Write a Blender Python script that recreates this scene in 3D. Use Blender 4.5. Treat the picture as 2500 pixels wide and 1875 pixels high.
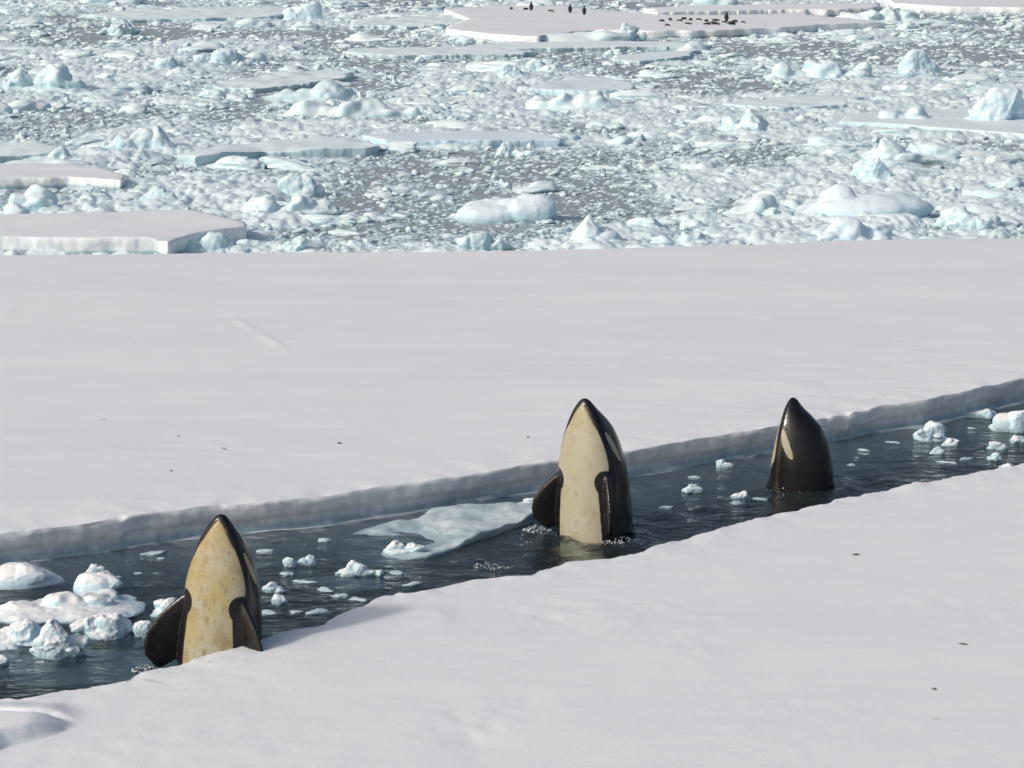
import bpy, bmesh, math, random
import numpy as np
from mathutils import Vector, Matrix, Euler

for o in list(bpy.data.objects):
    bpy.data.objects.remove(o)
scene = bpy.context.scene
COL = scene.collection
RAD = math.radians

# ------------------------------------------------------------------ camera
CAM_H = 8.6            # eye height on the ship's deck
FPX = 5400.0           # focal length in pixels of a 2500 px wide picture
PITCH = math.atan((937.5 + 230.0) / FPX)
K = 2500.0 / 2212.0
cam_d = bpy.data.cameras.new('camera')
cam = bpy.data.objects.new('camera', cam_d)
COL.objects.link(cam)
cam.location = (0, 0, CAM_H)
cam.rotation_euler = (math.pi / 2 - PITCH, 0, 0)
cam_d.sensor_width = 36.0
cam_d.lens = 36.0 * FPX / 2500.0
cam_d.clip_start = 0.5
cam_d.clip_end = 20000
scene.camera = cam

# ------------------------------------------------------------------ light
SUN_AZ = 117.0    # degrees clockwise from the view direction is 0=+Y ; sun stands to the left, a little to our side
SUN_EL = 32.0
sx = -math.sin(RAD(SUN_AZ)) * math.cos(RAD(SUN_EL))
sy = math.cos(RAD(SUN_AZ)) * math.cos(RAD(SUN_EL))
sz = math.sin(RAD(SUN_EL))
SUN_DIR = Vector((sx, sy, sz))
world = bpy.data.worlds.new('World')
scene.world = world
world.use_nodes = True
wn = world.node_tree.nodes
wl = world.node_tree.links
bg = wn.get('Background') or wn.new('ShaderNodeBackground')
sky = wn.new('ShaderNodeTexSky')
sky.sky_type = 'NISHITA'
sky.sun_disc = False
sky.sun_elevation = RAD(SUN_EL)
sky.sun_rotation = math.atan2(SUN_DIR.x, SUN_DIR.y)
sky.altitude = 0
sky.air_density = 1.0
sky.dust_density = 5.0
sky.ozone_density = 1.0
wl.new(sky.outputs[0], bg.inputs[0])
bg.inputs[1].default_value = 0.125
sun_d = bpy.data.lights.new('sun', 'SUN')
sun_d.energy = 2.0
sun_d.angle = RAD(5.0)
sun_d.color = (1.0, 0.95, 0.89)
sun = bpy.data.objects.new('sun', sun_d)
COL.objects.link(sun)
sun.rotation_euler = SUN_DIR.to_track_quat('Z', 'Y').to_euler()
vs = scene.view_settings
vs.view_transform = 'Standard'
vs.look = 'None'
vs.exposure = -0.19
vs.gamma = 1.0
vs.use_curve_mapping = False
scene.render.resolution_x = 1024
scene.render.resolution_y = 768
scene.render.engine = 'CYCLES'
scene.cycles.max_bounces = 8
scene.cycles.transparent_max_bounces = 12

# ------------------------------------------------------------------ helpers
CP, SP = math.cos(PITCH), math.sin(PITCH)
def ray(x, y):
    """direction through displayed pixel (2212-wide picture)"""
    u = (x * K - 1250.0) / FPX
    v = -(y * K - 937.5) / FPX
    return Vector((u, CP + v * SP, -SP + v * CP))
def P(x, y, z=0.0):
    d = ray(x, y)
    t = (z - CAM_H) / d.z
    return Vector((d.x * t, d.y * t, z))
def ppm(p):
    """displayed pixels per metre at a world point"""
    depth = p.y * CP - (p.z - CAM_H) * SP
    return FPX / depth / K

def hash3(ix, iy, iz, seed):
    h = (ix.astype(np.int64) * 374761393 + iy.astype(np.int64) * 668265263
         + iz.astype(np.int64) * 2147483647 + seed * 1274126177) & 0xffffffff
    h = ((h ^ (h >> 13)) * 1274126177) & 0xffffffff
    h = ((h ^ (h >> 16)) * 2246822519) & 0xffffffff
    h = h ^ (h >> 15)
    return (h & 0xffffff) / float(0xffffff)
def vnoise(p, seed=0):
    p = np.asarray(p, float)
    i = np.floor(p).astype(np.int64)
    f = p - i
    f = f * f * f * (f * (f * 6 - 15) + 10)
    r = 0
    for dx in (0, 1):
        for dy in (0, 1):
            for dz in (0, 1):
                w = ((f[:, 0] if dx else 1 - f[:, 0]) * (f[:, 1] if dy else 1 - f[:, 1])
                     * (f[:, 2] if dz else 1 - f[:, 2]))
                r = r + w * hash3(i[:, 0] + dx, i[:, 1] + dy, i[:, 2] + dz, seed)
    return r * 2 - 1
def fbm(p, seed=0, octv=4, gain=0.5):
    r = 0
    a = 1.0
    t = 0
    p = np.asarray(p, float)
    for k in range(octv):
        r = r + a * vnoise(p * (2.03 ** k) + 17.3 * k, seed + k * 7)
        t += a
        a *= gain
    return r / t
def sstep(a, b, x):
    t = np.clip((x - a) / (b - a), 0, 1)
    return t * t * (3 - 2 * t)

_ico = {}
def ico(sub):
    if sub not in _ico:
        bm = bmesh.new()
        bmesh.ops.create_icosphere(bm, subdivisions=sub, radius=1)
        bm.verts.ensure_lookup_table()
        v = np.array([x.co[:] for x in bm.verts])
        f = np.array([[q.index for q in x.verts] for x in bm.faces])
        bm.free()
        _ico[sub] = (v / np.linalg.norm(v, axis=1)[:, None], f)
    return _ico[sub]

def lump(seed, sub=3, facets=10, rough=0.12, soft=9.0, freq=2.0):
    """a star-shaped broken ice lump of about unit radius"""
    d, f = ico(sub)
    rng = np.random.RandomState(seed)
    n = rng.normal(size=(facets, 3))
    n /= np.linalg.norm(n, axis=1)[:, None]
    dist = rng.uniform(0.62, 1.0, facets)
    c = np.clip(d @ n.T, 0.02, None)
    q = dist[None, :] / c
    r = (np.sum(q ** (-soft), axis=1) + 1.15 ** (-soft)) ** (-1 / soft)
    r = r * (1 + rough * fbm(d * freq + seed * 3.1, seed, 4, 0.55) * 1.6)
    return d * r[:, None], f

def make_mesh(name, v, f, mat, smooth=True, mats=None):
    me = bpy.data.meshes.new(name)
    v = np.asarray(v, float)
    if isinstance(f, np.ndarray):
        n, k = f.shape
        me.vertices.add(len(v))
        me.vertices.foreach_set('co', v.astype(np.float32).ravel())
        me.loops.add(n * k)
        me.loops.foreach_set('vertex_index', f.astype(np.int32).ravel())
        me.polygons.add(n)
        me.polygons.foreach_set('loop_start', (np.arange(n) * k).astype(np.int32))
        me.update(calc_edges=True)
        me.validate()
    else:
        me.from_pydata([tuple(x) for x in v], [], [tuple(x) for x in f])
        me.update()
    me.polygons.foreach_set('use_smooth', [smooth] * len(me.polygons))
    me.materials.append(mat)
    return me
def link(name, me, loc=(0, 0, 0), rot=(0, 0, 0), scl=(1, 1, 1), parent=None):
    o = bpy.data.objects.new(name, me)
    COL.objects.link(o)
    o.location = loc
    o.rotation_euler = rot
    o.scale = scl
    if parent:
        o.parent = parent
    return o
def tag(o, label, cat, group=None):
    o['label'] = label
    o['category'] = cat
    if group:
        o['group'] = group
    return o
class Acc:
    def __init__(s):
        s.v, s.f, s.n = [], [], 0
    def add(s, v, f):
        s.v.append(v); s.f.append(f + s.n); s.n += len(v)
    def get(s):
        return np.concatenate(s.v), np.concatenate(s.f)
def rotz(v, a):
    c, s_ = math.cos(a), math.sin(a)
    return v @ np.array([[c, s_, 0], [-s_, c, 0], [0, 0, 1]])
def rot3(v, rx, ry, rz):
    m = np.array(Euler((rx, ry, rz)).to_matrix())
    return v @ m.T

# ------------------------------------------------------------------ materials
class NT:
    def __init__(s, name):
        s.m = bpy.data.materials.new(name)
        s.m.use_nodes = True
        s.t = s.m.node_tree
        s.t.nodes.clear()
        s.out = s.t.nodes.new('ShaderNodeOutputMaterial')
    def n(s, typ, **kw):
        nd = s.t.nodes.new(typ)
        for k, v in kw.items():
            setattr(nd, k, v)
        return nd
    def l(s, a, b):
        s.t.links.new(a, b)
    def noise(s, vec, scale, detail=4, rough=0.55):
        nd = s.n('ShaderNodeTexNoise')
        nd.inputs['Scale'].default_value = scale
        nd.inputs['Detail'].default_value = detail
        nd.inputs['Roughness'].default_value = rough
        s.l(vec, nd.inputs['Vector'])
        return nd.outputs[0]
    def mapr(s, val, a, b, c=0.0, d=1.0, smooth=True):
        nd = s.n('ShaderNodeMapRange')
        if smooth:
            nd.interpolation_type = 'SMOOTHSTEP'
        nd.inputs[1].default_value = a
        nd.inputs[2].default_value = b
        nd.inputs[3].default_value = c
        nd.inputs[4].default_value = d
        s.l(val, nd.inputs[0])
        return nd.outputs[0]
    def math(s, op, a, b=None):
        nd = s.n('ShaderNodeMath', operation=op)
        for i, x in enumerate((a, b)):
            if x is None:
                continue
            if isinstance(x, (int, float)):
                nd.inputs[i].default_value = x
            else:
                s.l(x, nd.inputs[i])
        return nd.outputs[0]
    def mix(s, fac, a, b):
        nd = s.n('ShaderNodeMix', data_type='RGBA')
        if isinstance(fac, (int, float)):
            nd.inputs[0].default_value = fac
        else:
            s.l(fac, nd.inputs[0])
        for i, x in ((6, a), (7, b)):
            if isinstance(x, tuple):
                nd.inputs[i].default_value = (*x, 1)
            else:
                s.l(x, nd.inputs[i])
        return nd.outputs[2]
    def bump(s, h, strength, dist, normal=None):
        nd = s.n('ShaderNodeBump')
        nd.inputs['Strength'].default_value = strength
        nd.inputs['Distance'].default_value = dist
        s.l(h, nd.inputs['Height'])
        if normal is not None:
            s.l(normal, nd.inputs['Normal'])
        return nd.outputs[0]
    def bsdf(s, color, rough=0.6, normal=None, spec=0.4, sss=0.0, rad=(0.25, 0.5, 0.8), scale=0.1, coat=0.0):
        b = s.n('ShaderNodeBsdfPrincipled')
        if isinstance(color, tuple):
            b.inputs['Base Color'].default_value = (*color, 1)
        else:
            s.l(color, b.inputs['Base Color'])
        if isinstance(rough, (int, float)):
            b.inputs['Roughness'].default_value = rough
        else:
            s.l(rough, b.inputs['Roughness'])
        b.inputs['Specular IOR Level'].default_value = spec
        b.inputs['Subsurface Weight'].default_value = sss
        b.inputs['Subsurface Radius'].default_value = rad
        b.inputs['Subsurface Scale'].default_value = scale
        b.inputs['Coat Weight'].default_value = coat
        b.inputs['Coat Roughness'].default_value = 0.08
        if normal is not None:
            s.l(normal, b.inputs['Normal'])
            s.l(normal, b.inputs['Coat Normal'])
        s.l(b.outputs[0], s.out.inputs[0])
        return b

def mat_floe():
    t = NT('floe_snow')
    geo = t.n('ShaderNodeNewGeometry')
    pos = geo.outputs['Position']
    sep = t.n('ShaderNodeSeparateXYZ'); t.l(pos, sep.inputs[0])
    sn = t.n('ShaderNodeSeparateXYZ'); t.l(geo.outputs['True Normal'], sn.inputs[0])
    mp = t.n('ShaderNodeMapping'); mp.inputs['Scale'].default_value = (0.35, 1.0, 1.0)
    mp.inputs['Rotation'].default_value = (0, 0, 0.35)
    t.l(pos, mp.inputs[0])
    big = t.noise(mp.outputs[0], 0.35, 5, 0.6)
    mid = t.noise(mp.outputs[0], 2.2, 6, 0.6)
    fine = t.noise(pos, 14.0, 5, 0.65)
    grain = t.noise(pos, 60.0, 3, 0.6)
    top = t.mapr(sn.outputs[2], 0.35, 0.75)
    c_top = t.mix(t.mapr(big, 0.35, 0.65), (0.765, 0.79, 0.815), (0.805, 0.825, 0.845))
    c_top = t.mix(t.math('MULTIPLY', t.mapr(mid, 0.52, 0.75), 0.35), c_top, (0.88, 0.88, 0.885))
    # tiny specks of blown grit and algae on the snow
    sp = t.math('MULTIPLY', t.mapr(t.noise(mp.outputs[0], 3.1, 2, 0.5), 0.76, 0.80), 0.5)
    c_top = t.mix(sp, c_top, (0.42, 0.42, 0.41))
    # broken edge: firn above, soaked sea ice below
    wob = t.math('ADD', sep.outputs[2], t.math('MULTIPLY', t.math('SUBTRACT', mid, 0.5), 0.10))
    wet = t.mapr(wob, 0.20, 0.05)
    vert = t.n('ShaderNodeMapping'); vert.inputs['Scale'].default_value = (3.0, 3.0, 0.8)
    t.l(pos, vert.inputs[0])
    streak = t.noise(vert.outputs[0], 2.5, 5, 0.6)
    c_side = t.mix(t.mapr(streak, 0.38, 0.62), (0.74, 0.79, 0.825), (0.90, 0.92, 0.935))
    c_wet = t.mix(t.mapr(streak, 0.3, 0.7), (0.22, 0.34, 0.40), (0.34, 0.48, 0.54))
    c_side = t.mix(wet, c_side, c_wet)
    col = t.mix(top, c_side, c_top)
    h = t.math('ADD', t.math('MULTIPLY', mid, 0.6), t.math('MULTIPLY', fine, 0.22))
    n1 = t.bump(h, 0.22, 0.05)
    n2 = t.bump(grain, 0.25, 0.006, n1)
    t.bsdf(col, t.mapr(wet, 0, 1, 0.75, 0.35), n2, spec=0.25)
    return t.m

def mat_ice(name, white, side, deep, wet_hi, sss=0.45, scl=0.14, snow_lo=0.1, snow_hi=0.6, var=True):
    """floating brash: snow on top, bare ice on the flanks, its blue also painting in light scattered inside, soaked at the waterline"""
    t = NT(name)
    geo = t.n('ShaderNodeNewGeometry')
    pos = geo.outputs['Position']
    sep = t.n('ShaderNodeSeparateXYZ'); t.l(pos, sep.inputs[0])
    sn = t.n('ShaderNodeSeparateXYZ'); t.l(geo.outputs['Normal'], sn.inputs[0])
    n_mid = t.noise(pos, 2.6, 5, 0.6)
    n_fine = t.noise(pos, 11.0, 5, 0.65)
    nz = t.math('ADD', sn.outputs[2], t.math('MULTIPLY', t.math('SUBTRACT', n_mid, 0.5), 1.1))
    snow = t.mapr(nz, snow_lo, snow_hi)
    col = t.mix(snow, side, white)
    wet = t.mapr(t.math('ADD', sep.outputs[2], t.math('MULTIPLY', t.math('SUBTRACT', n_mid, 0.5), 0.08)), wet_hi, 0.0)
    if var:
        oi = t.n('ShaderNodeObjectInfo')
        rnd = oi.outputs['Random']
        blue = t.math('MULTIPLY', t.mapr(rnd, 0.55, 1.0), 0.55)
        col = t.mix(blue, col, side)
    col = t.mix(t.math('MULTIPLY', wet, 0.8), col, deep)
    h = t.math('ADD', t.math('MULTIPLY', n_mid, 0.5), t.math('MULTIPLY', n_fine, 0.3))
    n1 = t.bump(h, 0.32, 0.10)
    t.bsdf(col, t.mapr(wet, 0, 1, 0.65, 0.3), n1, spec=0.3, sss=sss, rad=(0.15, 0.5, 0.8), scale=scl)
    return t.m

M_FLOE = mat_floe()
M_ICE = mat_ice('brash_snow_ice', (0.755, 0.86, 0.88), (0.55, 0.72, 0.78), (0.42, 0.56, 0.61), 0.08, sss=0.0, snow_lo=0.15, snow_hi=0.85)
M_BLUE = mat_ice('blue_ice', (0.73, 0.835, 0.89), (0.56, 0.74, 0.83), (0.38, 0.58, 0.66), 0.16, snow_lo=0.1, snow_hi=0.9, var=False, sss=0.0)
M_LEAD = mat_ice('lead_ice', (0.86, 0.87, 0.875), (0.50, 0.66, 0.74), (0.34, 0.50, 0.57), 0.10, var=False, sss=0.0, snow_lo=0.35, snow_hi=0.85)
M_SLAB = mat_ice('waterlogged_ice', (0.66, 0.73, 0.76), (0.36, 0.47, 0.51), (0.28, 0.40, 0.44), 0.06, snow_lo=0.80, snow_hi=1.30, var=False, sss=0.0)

def mat_water():
    t = NT('sea_water')
    geo = t.n('ShaderNodeNewGeometry')
    pos = geo.outputs['Position']
    mp = t.n('ShaderNodeMapping'); mp.inputs['Scale'].default_value = (0.75, 1.5, 1.0)
    mp.inputs['Rotation'].default_value = (0, 0, -0.35)
    t.l(pos, mp.inputs[0])
    a = t.noise(mp.outputs[0], 2.3, 4, 0.55)
    b = t.noise(mp.outputs[0], 7.5, 3, 0.5)
    h = t.math('ADD', a, t.math('MULTIPLY', b, 0.22))
    nrm = t.bump(h, 0.75, 0.10)
    fr = t.n('ShaderNodeFresnel'); fr.inputs['IOR'].default_value = 1.333
    t.l(nrm, fr.inputs['Normal'])
    gl = t.n('ShaderNodeBsdfGlossy')
    sepw = t.n('ShaderNodeSeparateXYZ'); t.l(pos, sepw.inputs[0])
    slush_sheen = t.mapr(sepw.outputs[1], 44, 50)       # slush-thick water among the brash; its grey also paints in reflected sky
    t.l(t.mapr(slush_sheen, 0, 1, 0.05, 0.45), gl.inputs['Roughness'])
    gl.inputs['Color'].default_value = (1, 1, 1, 1)
    t.l(nrm, gl.inputs['Normal'])
    tr = t.n('ShaderNodeBsdfTransparent'); tr.inputs['Color'].default_value = (0.93, 0.97, 0.97, 1)
    df = t.n('ShaderNodeBsdfDiffuse'); t.l(t.mix(slush_sheen, (0.13, 0.16, 0.17), (0.315, 0.36, 0.34)), df.inputs['Color'])
    m0 = t.n('ShaderNodeMixShader'); t.l(t.mapr(slush_sheen, 0, 1, 0.15, 0.85), m0.inputs[0])
    t.l(tr.outputs[0], m0.inputs[1]); t.l(df.outputs[0], m0.inputs[2])
    m1 = t.n('ShaderNodeMixShader')
    t.l(fr.outputs[0], m1.inputs[0]); t.l(m0.outputs[0], m1.inputs[1]); t.l(gl.outputs[0], m1.inputs[2])
    t.l(m1.outputs[0], t.out.inputs[0])
    ab = t.n('ShaderNodeVolumeAbsorption')
    ab.inputs['Color'].default_value = (0.30, 0.66, 0.70, 1)
    ab.inputs['Density'].default_value = 0.75
    t.l(ab.outputs[0], t.out.inputs[1])
    return t.m
M_WATER = mat_water()

def mat_plain(name, col, rough=0.7):
    t = NT(name)
    geo = t.n('ShaderNodeNewGeometry')
    n = t.noise(geo.outputs['Position'], 0.3, 4)
    t.bsdf(t.mix(n, col, tuple(c * 0.7 for c in col)), rough)
    return t.m
M_BED = mat_plain('sea_bed', (0.02, 0.03, 0.035))

def mat_whale():
    t = NT('orca_skin')
    at = t.n('ShaderNodeAttribute', attribute_name='pale')
    tc = t.n('ShaderNodeTexCoord')
    ob = tc.outputs['Object']
    n0 = t.noise(ob, 9.0, 3, 0.5)
    edge = t.math('ADD', at.outputs['Fac'], t.math('MULTIPLY', t.math('SUBTRACT', n0, 0.5), 0.02))
    fac = t.mapr(edge, -0.006, 0.010)
    fo = t.n('ShaderNodeAttribute', attribute_name='film', attribute_type='OBJECT')
    film = t.math('MULTIPLY', t.mapr(t.noise(ob, 2.2, 4, 0.6), 0.25, 0.62), fo.outputs['Fac'])
    cream = t.mix(film, (0.385, 0.37, 0.30), (0.36, 0.30, 0.135))
    chin = t.n('ShaderNodeAttribute', attribute_name='chin')
    cream = t.mix(t.math('MULTIPLY', chin.outputs['Fac'], 0.6), cream, (0.34, 0.265, 0.12))
    mp = t.n('ShaderNodeMapping'); mp.inputs['Scale'].default_value = (1, 1, 0.45)
    t.l(ob, mp.inputs[0])
    blot = t.math('MULTIPLY', t.mapr(t.noise(mp.outputs[0], 8.0, 4, 0.6), 0.50, 0.64), t.mapr(fo.outputs['Fac'], 0, 1, .12, .62))
    cream = t.mix(blot, cream, (0.25, 0.195, 0.095))
    spot = t.math('MULTIPLY', t.mapr(t.noise(ob, 26.0, 2, 0.5), 0.60, 0.68), t.mapr(fo.outputs['Fac'], 0, 1, .1, .6))
    cream = t.mix(spot, cream, (0.19, 0.13, 0.07))
    sc = t.n('ShaderNodeMapping'); sc.inputs['Scale'].default_value = (3.0, 3.0, 0.5)
    t.l(ob, sc.inputs[0])
    scr = t.mapr(t.noise(sc.outputs[0], 3.0, 5, 0.65), 0.45, 0.8)
    black = t.mix(scr, (0.008, 0.008, 0.009), (0.017, 0.017, 0.018))
    col = t.mix(fac, black, cream)
    nb = t.bump(t.noise(ob, 5.0, 3, 0.5), 0.15, 0.02)
    nb = t.bump(t.noise(ob, 38.0, 2, 0.5), 0.35, 0.006, nb)
    t.bsdf(col, t.mapr(fac, 0, 1, 0.20, 0.40), nb, spec=0.4, sss=0.0, coat=0.0)
    return t.m
M_WHALE = mat_whale()
def mat_simple(name, col, rough, spec=0.5):
    t = NT(name)
    tc = t.n('ShaderNodeTexCoord')
    n = t.noise(tc.outputs['Object'], 8.0, 3)
    t.bsdf(t.mix(n, col, tuple(c * 0.6 for c in col)), rough, spec=spec)
    return t.m
M_EYE = mat_simple('orca_eye', (0.02, 0.015, 0.012), 0.08)
def mat_penguin():
    t = NT('penguin_plumage')
    at = t.n('ShaderNodeAttribute', attribute_name='pale')
    tc = t.n('ShaderNodeTexCoord')
    n = t.noise(tc.outputs['Object'], 20, 3)
    dark = t.mix(n, (0.012, 0.013, 0.016), (0.03, 0.032, 0.036))
    t.bsdf(t.mix(t.mapr(at.outputs['Fac'], 0.45, 0.55), dark, (0.72, 0.71, 0.68)), 0.6)
    return t.m
M_PENG = mat_penguin()
M_FOAM = mat_simple('splash_water', (0.58, 0.63, 0.65), 0.1)

# ------------------------------------------------------------------ edges of the two big floes (displayed px)
FZ = 0.45
BACK_EDGE = [(-500, 1225), (-200, 1180), (0, 1152), (66, 1145), (130, 1136), (200, 1127), (262, 1119), (310, 1111),
             (380, 1103), (470, 1092), (540, 1087), (606, 1081), (700, 1072), (800, 1056), (900, 1043),
             (1000, 1026), (1110, 1008), (1220, 993), (1300, 982), (1380, 968), (1500, 947), (1600, 932), (1680, 919),
             (1740, 909), (1790, 900), (1840, 891), (1900, 878), (2000, 866), (2100, 842), (2212, 818), (2400, 775), (2800, 690)]
FAR_EDGE = [(-700, 562), (0, 552), (300, 549), (600, 545), (900, 545), (1200, 540), (1400, 535), (1500, 531), (1620, 529), (1700, 526), (1760, 521), (1830, 519), (1950, 517), (2080, 516), (2212, 515), (2900, 505)]
FRONT_EDGE = [(-600, 1640), (-200, 1550), (0, 1508), (20, 1506), (38, 1513), (75, 1506), (150, 1492), (220, 1480), (276, 1472), (304, 1454), (330, 1446),
              (420, 1426), (500, 1401), (565, 1378), (640, 1358), (700, 1346), (726, 1329), (780, 1310), (800, 1300), (830, 1289), (850, 1287), (862, 1281),
              (875, 1284), (920, 1276), (1000, 1254), (1060, 1247), (1148, 1244), (1172, 1232), (1250, 1212), (1310, 1206), (1370, 1196),
              (1440, 1175), (1500, 1158), (1600, 1130), (1690, 1108), (1785, 1087), (1800, 1080), (1900, 1060), (2000, 1040),
              (2110, 1022), (2212, 1005), (2500, 960), (2900, 900)]

def resample(pts, step):
    pts = np.array(pts)
    seg = np.linalg.norm(np.diff(pts, axis=0), axis=1)
    s = np.concatenate([[0], np.cumsum(seg)])
    n = int(s[-1] / step) + 1
    q = np.linspace(0, s[-1], n)
    return np.stack([np.interp(q, s, pts[:, 0]), np.interp(q, s, pts[:, 1])], 1)

def cells(x, y, cell, seed, rmin=.45, rmax=.85):
    """field of rounded domes, one per jittered cell, 0..1"""
    gx, gy = x / cell, y / cell
    ix, iy = np.floor(gx).astype(np.int64), np.floor(gy).astype(np.int64)
    out = np.zeros_like(gx)
    zz = np.zeros_like(ix)
    for dx in (-1, 0, 1):
        for dy in (-1, 0, 1):
            cx, cy = ix + dx, iy + dy
            jx = cx + hash3(cx, cy, zz, seed)
            jy = cy + hash3(cx, cy, zz + 1, seed)
            r = rmin + (rmax - rmin) * hash3(cx, cy, zz + 2, seed)
            h = hash3(cx, cy, zz + 3, seed)
            d2 = ((gx - jx) ** 2 + (gy - jy) ** 2) / r ** 2
            out = np.maximum(out, (.25 + .75 * h) * np.sqrt(np.clip(1 - d2, 0, 1)))
    return out
def inside(x, y, poly):
    poly = np.array(poly)
    r = np.zeros(x.shape, bool)
    j = len(poly) - 1
    for i in range(len(poly)):
        xi, yi = poly[i]; xj, yj = poly[j]
        if yi != yj:
            c = ((yi > y) != (yj > y)) & (x < (xj - xi) * (y - yi) / (yj - yi) + xi)
            r ^= c
        j = i
    return r
def seg_side(p, pts):
    """signed distance-like value to an open polyline given as y(x): positive beyond it"""
    pts = np.array(pts)
    return p[:, 1] - np.interp(p[:, 0], pts[:, 0], pts[:, 1])

def strip_floe(name, edge, far, outward, seed, rows, relief, chip, extra=None, step=.001, hf=.004):
    """a big floe: edge polyline (world xy, FZ high) with a broken wall, snow sheet reaching to the far polyline"""
    E = resample(edge, 0.05)
    n = len(E)
    tt = np.linspace(0, 1, n)
    Fp = resample(far, 0.05)
    fx = np.interp(tt, np.linspace(0, 1, len(Fp)), Fp[:, 0])
    fy = np.interp(tt, np.linspace(0, 1, len(Fp)), Fp[:, 1])
    Fq = np.stack([fx, fy], 1)
    e3 = np.c_[E, np.zeros(n)]
    jag = fbm(e3 * 1.4, seed, 5, 0.6) * chip + np.round(fbm(e3 * 2.6, seed + 2, 2) * 3) * step + hf * fbm(e3 * 11, seed + 4, 2)
    kk = 61
    pad = np.concatenate([np.repeat(E[:1], kk // 2, 0), E, np.repeat(E[-1:], kk // 2, 0)])
    ker = np.hanning(kk + 2)[1:-1]; ker /= ker.sum()
    ES = np.stack([np.convolve(pad[:, 0], ker, 'valid'), np.convolve(pad[:, 1], ker, 'valid')], 1)
    nrm = np.array(outward)
    grid = []
    # top sheet, dense near the edge
    u = np.concatenate([[1.0], np.linspace(1, 0, rows) ** 2.2][1:]) if False else (np.linspace(1, 0, rows) ** 2.4)
    for a in u:
        p = ES * (1 - a) + Fq * a
        q = np.c_[p, np.zeros(n)]
        dist = a * np.linalg.norm(Fq - E, axis=1)
        p = p + ((E - ES) + nrm[None, :] * jag[:, None]) * np.exp(-dist * 3.0)[:, None]
        z = FZ + relief * (fbm(q * np.array([0.22, 0.5, 1]), seed + 3, 3) * 0.7
                           + fbm(q * np.array([0.9, 1.8, 1]), seed + 5, 4) * 0.25)
        z = z + 0.03 * fbm(q * 2.6, seed + 9, 3) * np.exp(-dist * 2.0)
        z = FZ + (z - FZ) * (1 - sstep(0.85, 1.0, np.full(n, a)) * 0.8)
        if extra is not None:
            z = z + extra(p)
        grid.append(np.c_[p, z])
    lip = grid[-1]
    # wall going down, lip slightly rounded, ledge, undercut, then a foot spreading under water
    prof = [(0.015, -0.02), (0.02, -0.06), (0.01, -0.12), (0.0, -0.18), (-0.02, -0.235), (-0.05, -0.26), (-0.06, -0.32),
            (-0.05, -0.38), (-0.03, -0.44), (0.04, -0.50), (0.22, -0.62), (0.42, -0.85), (0.45, -1.3), (0.1, -2.0)]
    for off, dz in prof:
        p = lip[:, :2].copy()
        q = np.c_[p, np.full(n, dz * 2.2)]
        o = off + 0.028 * fbm(q * 3.0, seed + 20, 4) + 0.018 * fbm(q * np.array([1.6, 1.6, 9.0]), seed + 23, 3) + 0.008 * fbm(q * np.array([9, 9, 14]), seed + 22, 3) + 0.03 * fbm(q * 0.8, seed + 26, 2) * min(1, -dz * 2.5)
        p = p + nrm[None, :] * o[:, None]
        zz = lip[:, 2] + dz + 0.02 * fbm(q * 2, seed + 30, 2)
        grid.append(np.c_[p, zz])
    # far wall
    grid.insert(rows, lip.copy())
    V = np.concatenate(grid)
    R = len(grid)
    idx = np.arange(R * n).reshape(R, n)
    F = np.stack([idx[:-1, :-1], idx[1:, :-1], idx[1:, 1:], idx[:-1, 1:]], -1)
    F = np.delete(F, rows - 1, 0).reshape(-1, 4)
    # far side wall
    fw = []
    top = grid[0]
    for off, dz in ((0.02, -0.1), (0.0, -0.3), (0.0, -0.6), (-0.2, -1.6)):
        p = top.copy()
        p[:, 2] += dz
        fw.append(p)
    base = len(V)
    V2 = np.concatenate([top] + fw)
    id2 = np.arange(len(V2)).reshape(5, n) + base
    F2 = np.stack([id2[:-1, 1:], id2[1:, 1:], id2[1:, :-1], id2[:-1, :-1]], -1).reshape(-1, 4)
    V = np.concatenate([V, V2])
    F = np.concatenate([F, F2])
    # consistent upward normals
    a, b, c = V[F[0, 0]], V[F[0, 1]], V[F[0, 2]]
    if np.cross(b - a, c - a)[2] < 0:
        F = F[:, ::-1]
    me = make_mesh(name, V, F, M_FLOE)
    return me

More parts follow.
